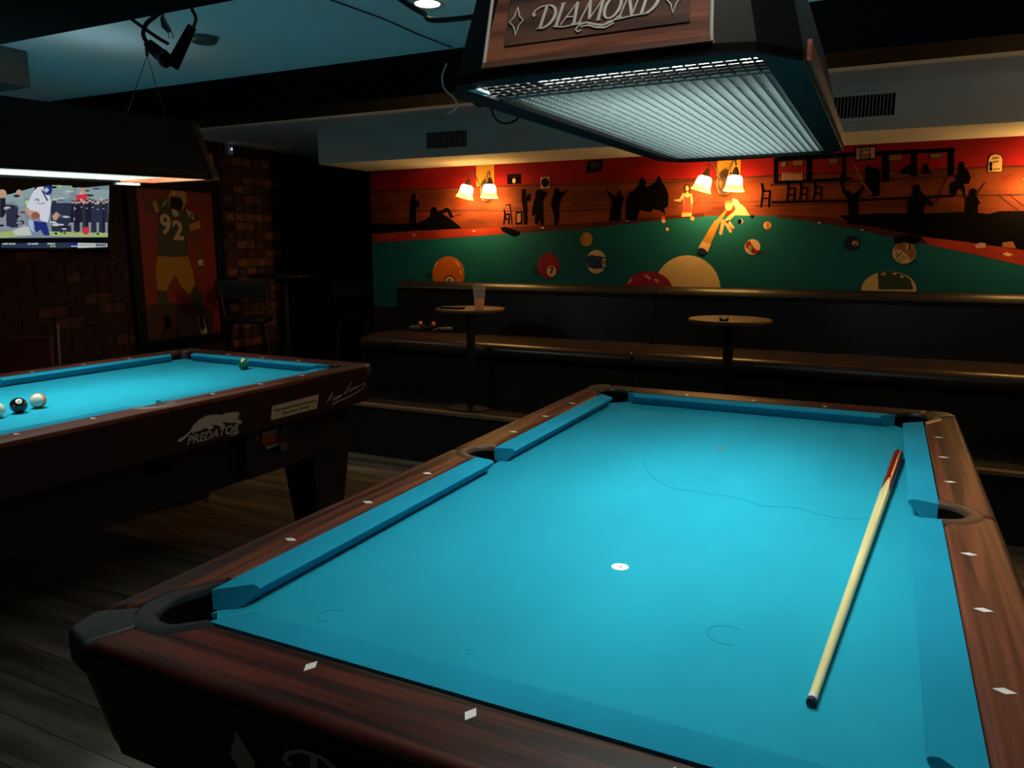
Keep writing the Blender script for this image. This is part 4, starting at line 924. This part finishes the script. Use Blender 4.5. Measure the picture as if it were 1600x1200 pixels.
# orange tipped tool on the bench
p = at(668, 514, 'z', .765)
tool = empty('spring_clamp', (p.x, p.y, .747)); tag(tool, 'dark clamp tool with two orange tips lying on the bench', 'tool')
MB().tube([(-.16, .02, .018), (-.08, .0, .022), (-.02, -.01, .03)], [.018, .02, .016], 10).build('handle', 'tool_grey', tool, smooth=60)
MB().tube([(.05, -.01, .012), (.10, .0, .022), (.20, .02, .026)], [.008, .014, .016], 10).build('handle', 'tool_grey', tool, smooth=60)
MB().tube([(-.05, -.01, .05), (-.02, -.012, .026), (.03, -.012, .022), (.055, -.01, .048)], [.012, .016, .016, .011], 10).build('jaw', 'iron', tool, smooth=60)
for x in (-.055, .06): MB().lathe([(.004, -.016), (.015, -.008), (.017, .006), (.010, .018), (.002, .022)], 12, (x, -.012, .055)).build('orange_tip', 'orange_tip', tool, smooth=60)
MB().tube([(.05, -.03, .006), (.13, -.02, .035)], .004, 6).build('lever', 'tool_grey', tool)

# ------------------------------------------------------------------ corner: high table, stools, chair
def bar_stool(x, y_, rz, label, h=.86):
    s = empty('bar_stool', (x, y_, 0), rz); tag(s, label, 'stool', 'bar stools in the corner')
    MB().lathe([(.0, h - .045), (.17, h - .045), (.19, h - .03), (.19, h - .01), (.17, h), (0, h)], 24).build('seat', 'iron', s, smooth=40)
    for a, b_ in PK: MB().tube([(a * .11, b_ * .11, h - .04), (a * .20, b_ * .20, 0)], .013, 8).build('leg', 'iron', s, smooth=60)
    MB().tube([(.185 * math.cos(t * .3927), .185 * math.sin(t * .3927), .30) for t in range(17)], .009, 6).build('foot_ring', 'iron', s, smooth=60)
    for a in (-1, 1): MB().tube([(a * .15, .15, h - .03), (a * .17, .20, h + .2)], .012, 8).build('back_post', 'iron', s, smooth=60)
    MB().box(-.20, .20, .185, .215, h + .12, h + .26).build('backrest', 'iron', s, bevel=.01)
bar_stool(-3.90, 2.47, .85, 'black bar stool beside the framed poster')
bar_stool(-3.70, 3.50, .6, 'black bar stool at the mouth of the passage', .82)
ht = empty('bar_table', (-4.02, 3.02, 0)); tag(ht, 'black round high table between two bar stools', 'table')
MB().lathe([(0, 1.125), (.27, 1.125), (.285, 1.135), (.285, 1.15), (.275, 1.155), (0, 1.155)], 36).build('table_top', 'iron', ht, smooth=35)
MB().lathe([(.035, .02), (.035, 1.125)], 16).build('post', 'iron', ht, smooth=40)
MB().lathe([(0, 0), (.24, 0), (.24, .012), (.05, .03), (0, .035)], 28).build('foot', 'iron', ht, smooth=35)
p = at(18, 560, 'x', -3.95)
ch = empty('chair', (-3.93, p.y - .10, 0), .5); tag(ch, 'dark red upholstered chair beside the brick wall', 'chair')
MB().box(-.21, .21, -.21, .21, .42, .48).build('seat', 'chair_red', ch, bevel=.02)
MB().add([(-.20, .19, .50), (.20, .19, .50), (.18, .25, .86), (-.18, .25, .86), (-.20, .23, .50), (.20, .23, .50), (.18, .29, .86), (-.18, .29, .86)], [(0, 1, 2, 3), (7, 6, 5, 4), (0, 4, 5, 1), (1, 5, 6, 2), (2, 6, 7, 3), (3, 7, 4, 0)]).build('backrest', 'chair_red', ch, bevel=.015)
for a in (-1, 1):
    MB().tube([(a * .215, .20, 0), (a * .215, .21, .45), (a * .20, .28, .93)], .012, 8).build('leg', 'steel_dark', ch, smooth=60)
    MB().tube([(a * .2, -.19, 0), (a * .2, -.19, .43)], .012, 8).build('leg', 'steel_dark', ch, smooth=60)

# ------------------------------------------------------------------ television
TVX = XL + .075
tr = at(172, 288, 'x', TVX); br = at(168, 389, 'x', TVX)
tvh = tr.z - br.z + .02; tvw = tvh * 1.72
tv = empty('television', (XL + .008, tr.y - tvw / 2, br.z - .01)); tag(tv, 'wall television showing a football game with a runner in white', 'television')
ox, oy, oz = XL + .008, tr.y - tvw / 2, br.z - .01
MB().box(.03, TVX - ox - .0015, -tvw / 2, tvw / 2, 0, tvh).build('housing', 'frame_black', tv, bevel=.006)
MB().box(.0, .03, -.12, .12, .1, tvh - .1).build('wall_bracket', 'iron', tv)
TVC = {}
def tcol(name, c, s=.75): emit('tv_' + name, c, s)
for nm, c in dict(back=(.22, .30, .35), teal=(.30, .42, .44), navy=(.03, .035, .07), dark=(.015, .016, .03), white=(.75, .78, .88), skin=(.62, .36, .27), grass=(.42, .55, .18), lime=(.50, .85, .15), red=(.75, .04, .07), blue=(.02, .03, .22), sky=(.45, .60, .75), grey=(.30, .33, .36), pale=(.62, .66, .64), ball=(.35, .12, .08), bar=(.025, .045, .09), black=(.003, .003, .005)).items(): tcol(nm, c)
def tvp(zx, zy):                                  # point of the picture traced at 8.889 times magnification
    p = at(zx / 8.889, 270 + zy / 8.889, 'x', TVX); return (p.y - oy, p.z - oz)
ylim = -tvw / 2 + .012
def tvs(name, pts, m, layer):
    q = [tvp(*p) for p in pts]
    q = [(max(a, ylim), b_) for a, b_ in q]
    x0 = TVX - ox - .0012 + .0005 * layer
    MB().prism(q, lambda a, b_: (x0, a, b_), lambda a, b_: (x0 + .0005, a, b_)).build(name, 'tv_' + m, tv)
def rect(x0, y0, x1, y1): return [(x0, y0), (x1, y0), (x1, y1), (x0, y1)]
def zl(cx, cy_, rx, ry, n=14): return [(cx + rx * math.cos(2 * math.pi * k / n), cy_ + ry * math.sin(2 * math.pi * k / n)) for k in range(n)]
tvs('screen', [(-3000, 130), (1520, 160), (1505, 1060), (-3000, 1060)], 'black', 0)
tvs('picture_area', [(-3000, 140), (1518, 175), (1497, 895), (-3000, 872)], 'back', 1)
tvs('picture_crowd', [(700, 420), (1505, 420), (1500, 830), (720, 820)], 'navy', 2)
tvs('picture_crowd', [(-3000, 430), (330, 430), (380, 760), (-3000, 760)], 'grey', 2)
tvs('picture_grass', [(-3000, 770), (400, 780), (400, 872), (-3000, 868)], 'grass', 3); tvs('picture_grass', [(680, 815), (1498, 830), (1497, 893), (680, 880)], 'grass', 3)
tvs('picture_stand', [(720, 170), (1000, 180), (960, 360), (720, 350)], 'teal', 2); tvs('picture_stand', [(1060, 200), (1516, 240), (1510, 400), (1060, 330)], 'teal', 2); tvs('picture_stand', [(-3000, 190), (480, 200), (470, 330), (-3000, 300)], 'teal', 2)
rnd = random.Random(3)
for k in range(26):
    x = rnd.uniform(720, 1060); y_ = rnd.uniform(350, 780); tvs('picture_blur', zl(x, y_, rnd.uniform(25, 60), rnd.uniform(10, 24), 8), rnd.choice(('grey', 'pale', 'dark', 'navy', 'pale', 'grey')), 3)
for k in range(13):
    x = 1010 + k * 39 + rnd.uniform(-6, 6); t = rnd.uniform(400, 450); wd = rnd.uniform(17, 24)
    tvs('picture_spectator', [(x - wd * .5, t), (x + wd * .5, t - 4), (x + wd, t + 40), (x + wd * .9, 640), (x + wd * .7, 830), (x + 2, 832), (x, 680), (x - 4, 830), (x - wd * .7, 828), (x - wd, 640), (x - wd, t + 45)], rnd.choice(('dark', 'navy', 'dark', 'blue')), 4)
    tvs('picture_face', zl(x, t - 26, 17, 24, 9), 'skin', 5)
    tvs('picture_cap', [(x - 18, t - 32), (x - 12, t - 52), (x + 12, t - 53), (x + 18, t - 33)], rnd.choice(('dark', 'pale', 'navy')), 6)
    if k % 2: tvs('picture_logo', zl(x + rnd.uniform(-6, 6), t + 60, 13, 6, 8), 'pale', 5)
    if k % 3 == 0: tvs('picture_trousers', [(x - 18, 690), (x + 18, 690), (x + 14, 835), (x - 14, 835)], 'grey', 5)
for k in range(16):
    x = rnd.uniform(-200, 330); y_ = rnd.uniform(300, 760); tvs('picture_blur', zl(x, y_, rnd.uniform(20, 50), rnd.uniform(10, 26), 8), rnd.choice(('grey', 'navy', 'dark', 'teal', 'pale', 'navy')), 4)
for k in range(14):
    x = rnd.uniform(720, 1500); y_ = rnd.uniform(185, 330); tvs('picture_blur', zl(x, y_, rnd.uniform(30, 80), rnd.uniform(8, 20), 8), rnd.choice(('grey', 'teal', 'dark', 'pale', 'grass', 'navy')), 3)
for k in range(10):
    x = rnd.uniform(700, 1480); tvs('picture_blur', zl(x, rnd.uniform(820, 850), rnd.uniform(12, 24), 16, 8), rnd.choice(('lime', 'grey', 'dark')), 4)
for x, y_ in ((1145, 250),): tvs('picture_face', zl(x, y_, 34, 38, 10), 'skin', 5)
tvs('picture_shirt', [(1050, 310), (1200, 290), (1215, 390), (1120, 420), (1060, 380)], 'red', 5); tvs('picture_bag', zl(1190, 805, 48, 55), 'red', 6)
tvs('picture_spectator', [(0, 350), (75, 350), (80, 560), (40, 620), (0, 620)], 'dark', 3); tvs('picture_face', zl(265, 280, 45, 48), 'skin', 3); tvs('picture_face', zl(30, 290, 60, 60), 'skin', 3); tvs('picture_shirt', [(200, 340), (330, 340), (340, 460), (210, 480)], 'teal', 3); tvs('picture_spectator', [(80, 440), (250, 450), (250, 760), (90, 760)], 'navy', 3)
tvs('picture_runner', [(520, 200), (600, 190), (640, 230), (690, 330), (710, 420), (690, 560), (660, 690), (560, 660), (530, 560), (470, 560), (360, 470), (400, 380), (460, 260)], 'white', 6)
tvs('picture_runner', [(400, 390), (350, 380), (345, 440), (380, 440)], 'lime', 6)
tvs('picture_helmet', zl(660, 240, 62, 70), 'blue', 7); tvs('picture_helmet', [(600, 240), (640, 200), (680, 240), (640, 280)], 'sky', 8); tvs('picture_stripe', [(565, 235), (585, 240), (665, 380), (650, 395)], 'dark', 7)
tvs('picture_arm', [(345, 480), (420, 520), (520, 540), (550, 620), (500, 660), (420, 620), (350, 540)], 'skin', 7); tvs('picture_football', zl(490, 595, 62, 50), 'ball', 8); tvs('picture_arm', [(720, 600), (780, 540), (820, 580), (790, 650), (740, 660)], 'skin', 7)
tvs('picture_leg', [(460, 670), (640, 690), (690, 870), (610, 868), (560, 790), (490, 830), (450, 760)], 'blue', 7); tvs('picture_leg', [(390, 640), (460, 670), (490, 830), (430, 800), (395, 720)], 'sky', 7)
tvs('jersey_number', [(470, 380), (500, 350), (545, 365), (540, 400), (510, 390), (500, 375), (485, 392)], 'grey', 7); tvs('jersey_number', [(510, 410), (560, 425), (630, 405), (610, 430), (560, 438), (515, 425)], 'grey', 7)
tvs('picture_bench', [(180, 800), (340, 740), (400, 750), (440, 868), (200, 866)], 'pale', 5)
tvs('ticker_bar', [(-3000, 960), (970, 968), (970, 1045), (-3000, 1040)], 'bar', 1); tvs('ticker_bar', [(1080, 972), (1492, 980), (1490, 1030), (1080, 1045)], 'pale', 1); tvs('ticker_logo', [(972, 970), (1080, 972), (1080, 1015), (972, 1015)], 'blue', 1); tvs('ticker_logo', [(985, 1012), (1080, 1012), (1080, 1030), (985, 1030)], 'sky', 1)
tvs('ticker_highlight', [(695, 1012), (775, 1014), (775, 1030), (695, 1030)], 'grass', 2)
for a in ((35, 100), (125, 215), (385, 430), (440, 530), (660, 700), (705, 765)):
    x = a[0]
    while x < a[1]:
        tvs('ticker_text', rect(x, 970 + rnd.uniform(0, 8), x + 11, 998), 'pale', 2); x += 16
for k in range(9): tvs('ticker_text', rect(1110 + k * 22, 995, 1124 + k * 22, 1012), 'grey', 2)
for k in range(6): tvs('ticker_text', rect(1330 + k * 25, 984, 1347 + k * 25, 1024), 'bar', 2)

# ------------------------------------------------------------------ framed poster of a football player
PX_ = XL + .045
a = at(203, 290, 'x', PX_); b_ = at(356, 540, 'x', PX_)
py0, py1, pz0, pz1 = at(206, 400, 'x', PX_).y, at(352, 400, 'x', PX_).y, at(280, 541, 'x', PX_).z, 1.86
po = empty('framed_poster', (XL + .010, (py0 + py1) / 2, pz0)); tag(po, 'black framed poster of a football player in jersey 92', 'poster')
oy2, oz2, ox2 = (py0 + py1) / 2, pz0, XL + .010
hw = (py1 - py0) / 2; hh = pz1 - pz0; fw = .085
MB().box(0, .02, -hw + .01, hw - .01, .01, hh - .01).build('backing', 'poster_red', po)
for bx in ((-hw, hw, 0, fw * .8), (-hw, hw, hh - fw * .8, hh), (-hw, -hw + fw, fw * .8, hh - fw * .8), (hw - fw, hw, fw * .8, hh - fw * .8)):
    MB().box(.0, .034, bx[0], bx[1], bx[2], bx[3]).build('frame', 'frame_black', po, bevel=.004)
PXP = XL + .030
def pp(zx, zy): p = at(180 + zx / 4.139, 260 + zy / 4.139, 'x', PXP); return (p.y - oy2, p.z - oz2)
def pst(name, pts, m, layer):
    x0 = .0195 + .0006 * layer
    q = [(min(max(u, -hw + .03), hw - .03), min(max(v, .05), hh - .05)) for u, v in (pp(*p) for p in pts)]
    return MB().prism(q, lambda a, b_: (x0, a, b_), lambda a, b_: (x0 + .0006, a, b_)).build(name, m, po)
pst('poster_ground', [(100, 905), (330, 880), (560, 900), (640, 940), (640, 1200), (100, 1200)], 'poster_maroon', 1)
pst('player_arm', [(165, 170), (200, 290), (260, 320), (280, 280), (250, 225), (200, 250), (185, 150), (165, 130)], 'skin', 2)
pst('player_arm', [(485, 420), (520, 410), (548, 520), (565, 600), (575, 690), (545, 685), (530, 600)], 'skin', 2)
pst('wristband', [(532, 605), (565, 600), (568, 640), (538, 640)], 'cream', 3)
pst('jersey', [(240, 235), (275, 205), (350, 215), (400, 300), (440, 280), (520, 310), (550, 370), (545, 410), (490, 420), (470, 470), (470, 580), (380, 588), (275, 575), (275, 420), (280, 300), (245, 270)], 'jersey', 3)
pst('sleeve_stripe', [(238, 235), (260, 215), (285, 290), (262, 305)], 'gold', 4); pst('sleeve_stripe', [(475, 375), (545, 350), (550, 400), (485, 420)], 'gold', 4)
pst('helmet', [(345, 250), (345, 180), (370, 140), (420, 130), (455, 165), (465, 220), (440, 275), (410, 290), (365, 285)], 'gold', 4)
pst('face_mask', [(350, 240), (360, 195), (420, 200), (440, 235), (425, 280), (385, 300), (360, 285)], 'frame_black', 5)
pst('chin_guard', [(362, 272), (400, 285), (412, 318), (385, 328), (365, 305)], 'cream', 6); pst('helmet_stripe', [(368, 150), (385, 142), (390, 190), (370, 190)], 'cream', 5)
c9 = pp(325, 380); c2 = pp(405, 420)
text_mesh('9', .20, lambda u, v, h: (.0225 + h, c9[0] + u, c9[1] + v), 'jersey_number', 'cream', po, bold=.006); text_mesh('2', .20, lambda u, v, h: (.0225 + h, c2[0] + u, c2[1] + v), 'jersey_number', 'cream', po, bold=.006)
cs = pp(485, 315); text_mesh('92', .075, lambda u, v, h: (.0228 + h, cs[0] + u * .9 - v * .3, cs[1] + v - u * .35), 'shoulder_number', 'cream', po, bold=.002)
cs2 = pp(318, 240); text_mesh('92', .065, lambda u, v, h: (.0228 + h, cs2[0] + u * .7 + v * .4, cs2[1] + v * .9 + u * .6), 'shoulder_number', 'cream', po, bold=.002)
pst('pants', [(275, 578), (380, 588), (470, 575), (500, 680), (515, 760), (480, 830), (430, 780), (385, 700), (350, 760), (330, 810), (275, 800), (258, 690)], 'pants', 3)
pst('sock', [(275, 800), (330, 808), (345, 900), (300, 910), (275, 880)], 'sock_dark', 3); pst('sock', [(480, 830), (515, 770), (560, 820), (560, 910), (520, 920)], 'sock_dark', 3)
pst('sock', [(300, 905), (347, 900), (352, 965), (310, 965)], 'm_grey', 3); pst('sock', [(525, 915), (556, 905), (560, 970), (535, 970)], 'm_grey', 3)
pst('shoe', [(312, 965), (355, 962), (365, 1050), (355, 1095), (308, 1098), (305, 1070), (320, 1040)], 'frame_black', 3); pst('shoe', [(535, 970), (562, 968), (595, 1060), (590, 1100), (558, 1102), (550, 1060)], 'cream', 3); pst('shoe', [(540, 970), (562, 968), (580, 1040), (560, 1062), (548, 1040)], 'frame_black', 4); pst('shoe_toe', [(315, 1060), (362, 1040), (355, 1092), (312, 1095)], 'm_grey', 4)

# ------------------------------------------------------------------ ceiling clutter
rl = empty('recessed_light', (-1.083, .585, CEIL)); tag(rl, 'small round recessed light in the ceiling', 'ceiling light')
MB().lathe([(.045, -.012), (.062, -.012), (.068, -.0005), (.045, -.0005)], 24, cap=False).build('trim_ring', 'plastic_white', rl)
MB().lathe([(0, -.010), (.044, -.010), (.044, -.004), (0, -.004)], 20).build('lens', 'can_glow', rl)
ld = bpy.data.lights.new('can_light', 'SPOT'); ld.energy = CAN_W; ld.spot_size = 2.2; ld.spot_blend = .6; ld.color = (1, .8, .5); ld.shadow_soft_size = .04
lo = bpy.data.objects.new('can_light', ld); COL.objects.link(lo); lo.location = (-1.083, .585, CEIL - .03)
rl_added = copy_tree(rl); rl_added.location = (-3.35, 1.95, CEIL); tag(rl_added, 'added recessed light hidden behind the black beam, brightening the brick wall', 'ceiling light')  # unseen fixture added to light the pilaster and poster
ld_added = ld.copy(); ld_added.energy = ADDED_CAN_W; ld_added.color = (1, .72, .45); ld_added.spot_size = 2.5
lo = bpy.data.objects.new('can_light', ld_added); COL.objects.link(lo); lo.location = (-3.35, 1.95, CEIL - .03)
pg = empty('added_pendant', (2.15, 1.95, 1.70)); tag(pg, 'added pendant lamp out of view, warming the right side', 'lamp')  # unseen pendant, added for the warm light from the right
MB().lathe([(.004, -.085), (.05, -.07), (.082, -.03), (.088, .0), (.078, .035), (.045, .072), (.03, .08)], 24).build('globe', 'added_pendant_glow', pg, smooth=60)
MB().lathe([(.03, .078), (.034, .09), (.02, .13), (.005, .14)], 16).build('cap', 'bronze', pg, smooth=50)
MB().tube([(0, 0, .138), (0, 0, CEIL - 1.70 - .02)], .004, 6).build('stem', 'bronze', pg)
MB().lathe([(.0, CEIL - 1.725), (.05, CEIL - 1.72), (.055, CEIL - 1.7005), (0, CEIL - 1.7005)], 20).build('canopy', 'bronze', pg, smooth=40)
ldp = bpy.data.lights.new('added_pendant_bulb', 'POINT'); ldp.energy = ADDED_PEND_W; ldp.color = (1, .66, .34); ldp.shadow_soft_size = .09
lo = bpy.data.objects.new('added_pendant_bulb', ldp); COL.objects.link(lo); lo.parent = pg; lo.location = (-.12, 0, 0)
dm = empty('added_dome', (.33, -1.08, CEIL)); tag(dm, 'added dome light out of view, brightening the lettered lamp', 'ceiling light')  # unseen dome, added to brighten the lamp's sign panel
MB().lathe([(.0, -.012), (.125, -.012), (.13, -.006), (.13, 0), (0, 0)], 28).build('base_plate', 'plastic_white', dm)
MB().lathe([(.002, -.062), (.05, -.056), (.09, -.042), (.115, -.020), (.118, -.012)], 28, cap=False).build('diffuser', 'added_dome_glow', dm, smooth=60)
ld2 = bpy.data.lights.new('added_dome_bulb', 'POINT'); ld2.energy = ADDED_DOME_W; ld2.color = (1, .9, .75); ld2.shadow_soft_size = .08
lo = bpy.data.objects.new('added_dome_bulb', ld2); COL.objects.link(lo); lo.location = (.33, -1.08, CEIL - .11)
def curve3(pts, n=8):                             # smooth path through points
    P_ = [Vector(p) for p in pts]; P_ = [P_[0] * 2 - P_[1]] + P_ + [P_[-1] * 2 - P_[-2]]; out = []
    for i in range(1, len(P_) - 2):
        for k in range(n):
            t = k / n; a, b, c, d = P_[i - 1:i + 3]
            out.append(.5 * ((2 * b) + (c - a) * t + (2 * a - 5 * b + 4 * c - d) * t * t + (3 * b - a - 3 * c + d) * t ** 3))
    return out + [P_[-2]]
def cord(name, pts, r, m, label, cat='cord'):
    o = MB().tube(curve3(pts), r, 6).build(name, m, smooth=60); return tag(o, label, cat)
cord('electric_cable', [at(590, -30, 'z', 2.197), at(622, -4, 'z', 2.19), at(660, 20, 'z', 2.12), at(700, 31, 'z', 2.06), (-.22, .22, 2.0), (-.05, .12, 1.90)], .009, 'iron', 'thick black cord running from the ceiling to the lettered lamp')
cord('ceiling_wire', [at(500, -6, 'z', 2.196), at(540, 8, 'z', 2.196), at(600, 30, 'z', 2.196), at(650, 52, 'z', 2.196), at(690, 68, 'z', 2.196), at(706, 74, 'z', 2.196)], .0025, 'iron', 'thin dark wire tacked along the ceiling by the beam')
pw = [at(698, 99, 'y', 1.17), at(691, 118, 'y', 1.165), at(694, 138, 'y', 1.16), at(708, 152, 'y', 1.155), at(714, 163, 'y', 1.15), at(708, 174, 'y', 1.15), at(699, 177, 'y', 1.15)]
cord('white_wire', pw, .004, 'plastic_white', 'loose white wire dangling from the black beam')
cord('black_cable', [at(766, 160, 'y', 1.42) + Vector((0, 0, .02)), at(768, 172, 'y', 1.42), at(777, 188, 'y', 1.42), at(792, 193, 'y', 1.42), at(808, 186, 'y', 1.42), at(815, 172, 'y', 1.42), at(816, 150, 'y', 1.42)], .005, 'iron', 'black cable hanging in a wide loop below the beam')
cord('black_cable', [at(740, 152, 'y', 1.42), at(741, 161, 'y', 1.42), at(748, 166, 'y', 1.42), at(757, 164, 'y', 1.42), at(760, 150, 'y', 1.42)], .005, 'iron', 'black cable in a small tight loop below the beam')
# plugs and adapters hanging by the near beam
YA = -.12
ad = empty('power_adapter', at(262, 78, 'y', YA)); tag(ad, 'black power adapter and plug hanging from short cords', 'power adapter')
A0 = at(262, 78, 'y', YA)
def loc_(px, py): return at(px, py, 'y', YA) - A0
def bar(p0, p1, r, n=4): return MB().tube([loc_(*p0), loc_(*p1)], r, n)
bar((300, 42), (270, 102), [.018, .026]).build('adapter_body', 'frame_black', ad, bevel=.004)
bar((232, 70), (264, 97), [.020, .024]).build('plug', 'frame_black', ad, bevel=.004)
bar((253, 88), (259, 94), .0245).build('plug_band', 'plastic_grey', ad)
MB().tube(curve3([loc_(232, 70), loc_(224, 55), loc_(228, 38), loc_(242, 26), loc_(256, 14)]), .0065, 6).build('cord', 'iron', ad, smooth=60)
MB().tube(curve3([loc_(203, 28), loc_(225, 44), loc_(245, 58), loc_(262, 68)]), .0055, 6).build('cord', 'iron', ad, smooth=60)
MB().tube(curve3([loc_(303, 42), loc_(306, 28), loc_(300, 14), loc_(298, -2)]), .005, 6).build('cord', 'iron', ad, smooth=60)
wp = empty('white_plug', at(250, 20, 'y', YA - .02)); tag(wp, 'pale two-pin plug on a white cord beside the black adapter', 'plug')
W0 = at(250, 20, 'y', YA - .02)
def wl_(px, py): return at(px, py, 'y', YA - .02) - W0
MB().tube(curve3([wl_(250, -6), wl_(232, 8), wl_(240, 16), wl_(253, 20), wl_(254, 30)]), .005, 6).build('cord', 'plastic_grey', wp, smooth=60)
MB().tube([wl_(254, 28), wl_(258, 40), wl_(264, 48)], [.007, .011, .008], 8).build('plug_body', 'plastic_grey', wp, smooth=40)
for dx in (-3, 3): MB().tube([wl_(264 + dx, 47), wl_(268 + dx, 60)], .0014, 5).build('pin', 'chrome', wp)
sb = MB().lathe([(0, -.022), (.045, -.022), (.055, -.012), (.055, 0), (0, 0)], 20).build('smoke_detector', 'plastic_grey', smooth=40); sb.location = at(318, 58, 'z', CEIL); tag(sb, 'small round grey detector on the ceiling', 'detector')
db = MB().box(-.30, 0, -.9, 0, -.15, 0).build('duct_box', 'wall_pale'); q = at(48, 137, 'z', 2.05); db.location = (q.x, q.y, CEIL); tag(db, 'pale square duct box under the ceiling by the brick wall', 'duct')
# small wall sensor with a blue light
q = at(357, 232, 'x', XL + .03)
sn = empty('wall_sensor', (XL + .009, q.y, q.z - .05)); tag(sn, 'small white sensor with a blue light high on the brick wall', 'sensor')
MB().box(0, .045, -.025, .025, 0, .10).build('case', 'plastic_white', sn, bevel=.006)
MB().box(.045, .052, .004, .012, .040, .048).build('indicator', 'led_blue', sn)
MB().lathe([(0, 0), (.012, 0), (.012, .004), (0, .005)], 12).build('lens', 'frame_black', sn).matrix_local = Matrix.Translation((.0455, -.006, .068)) @ Matrix.Rotation(math.pi / 2, 4, 'Y')
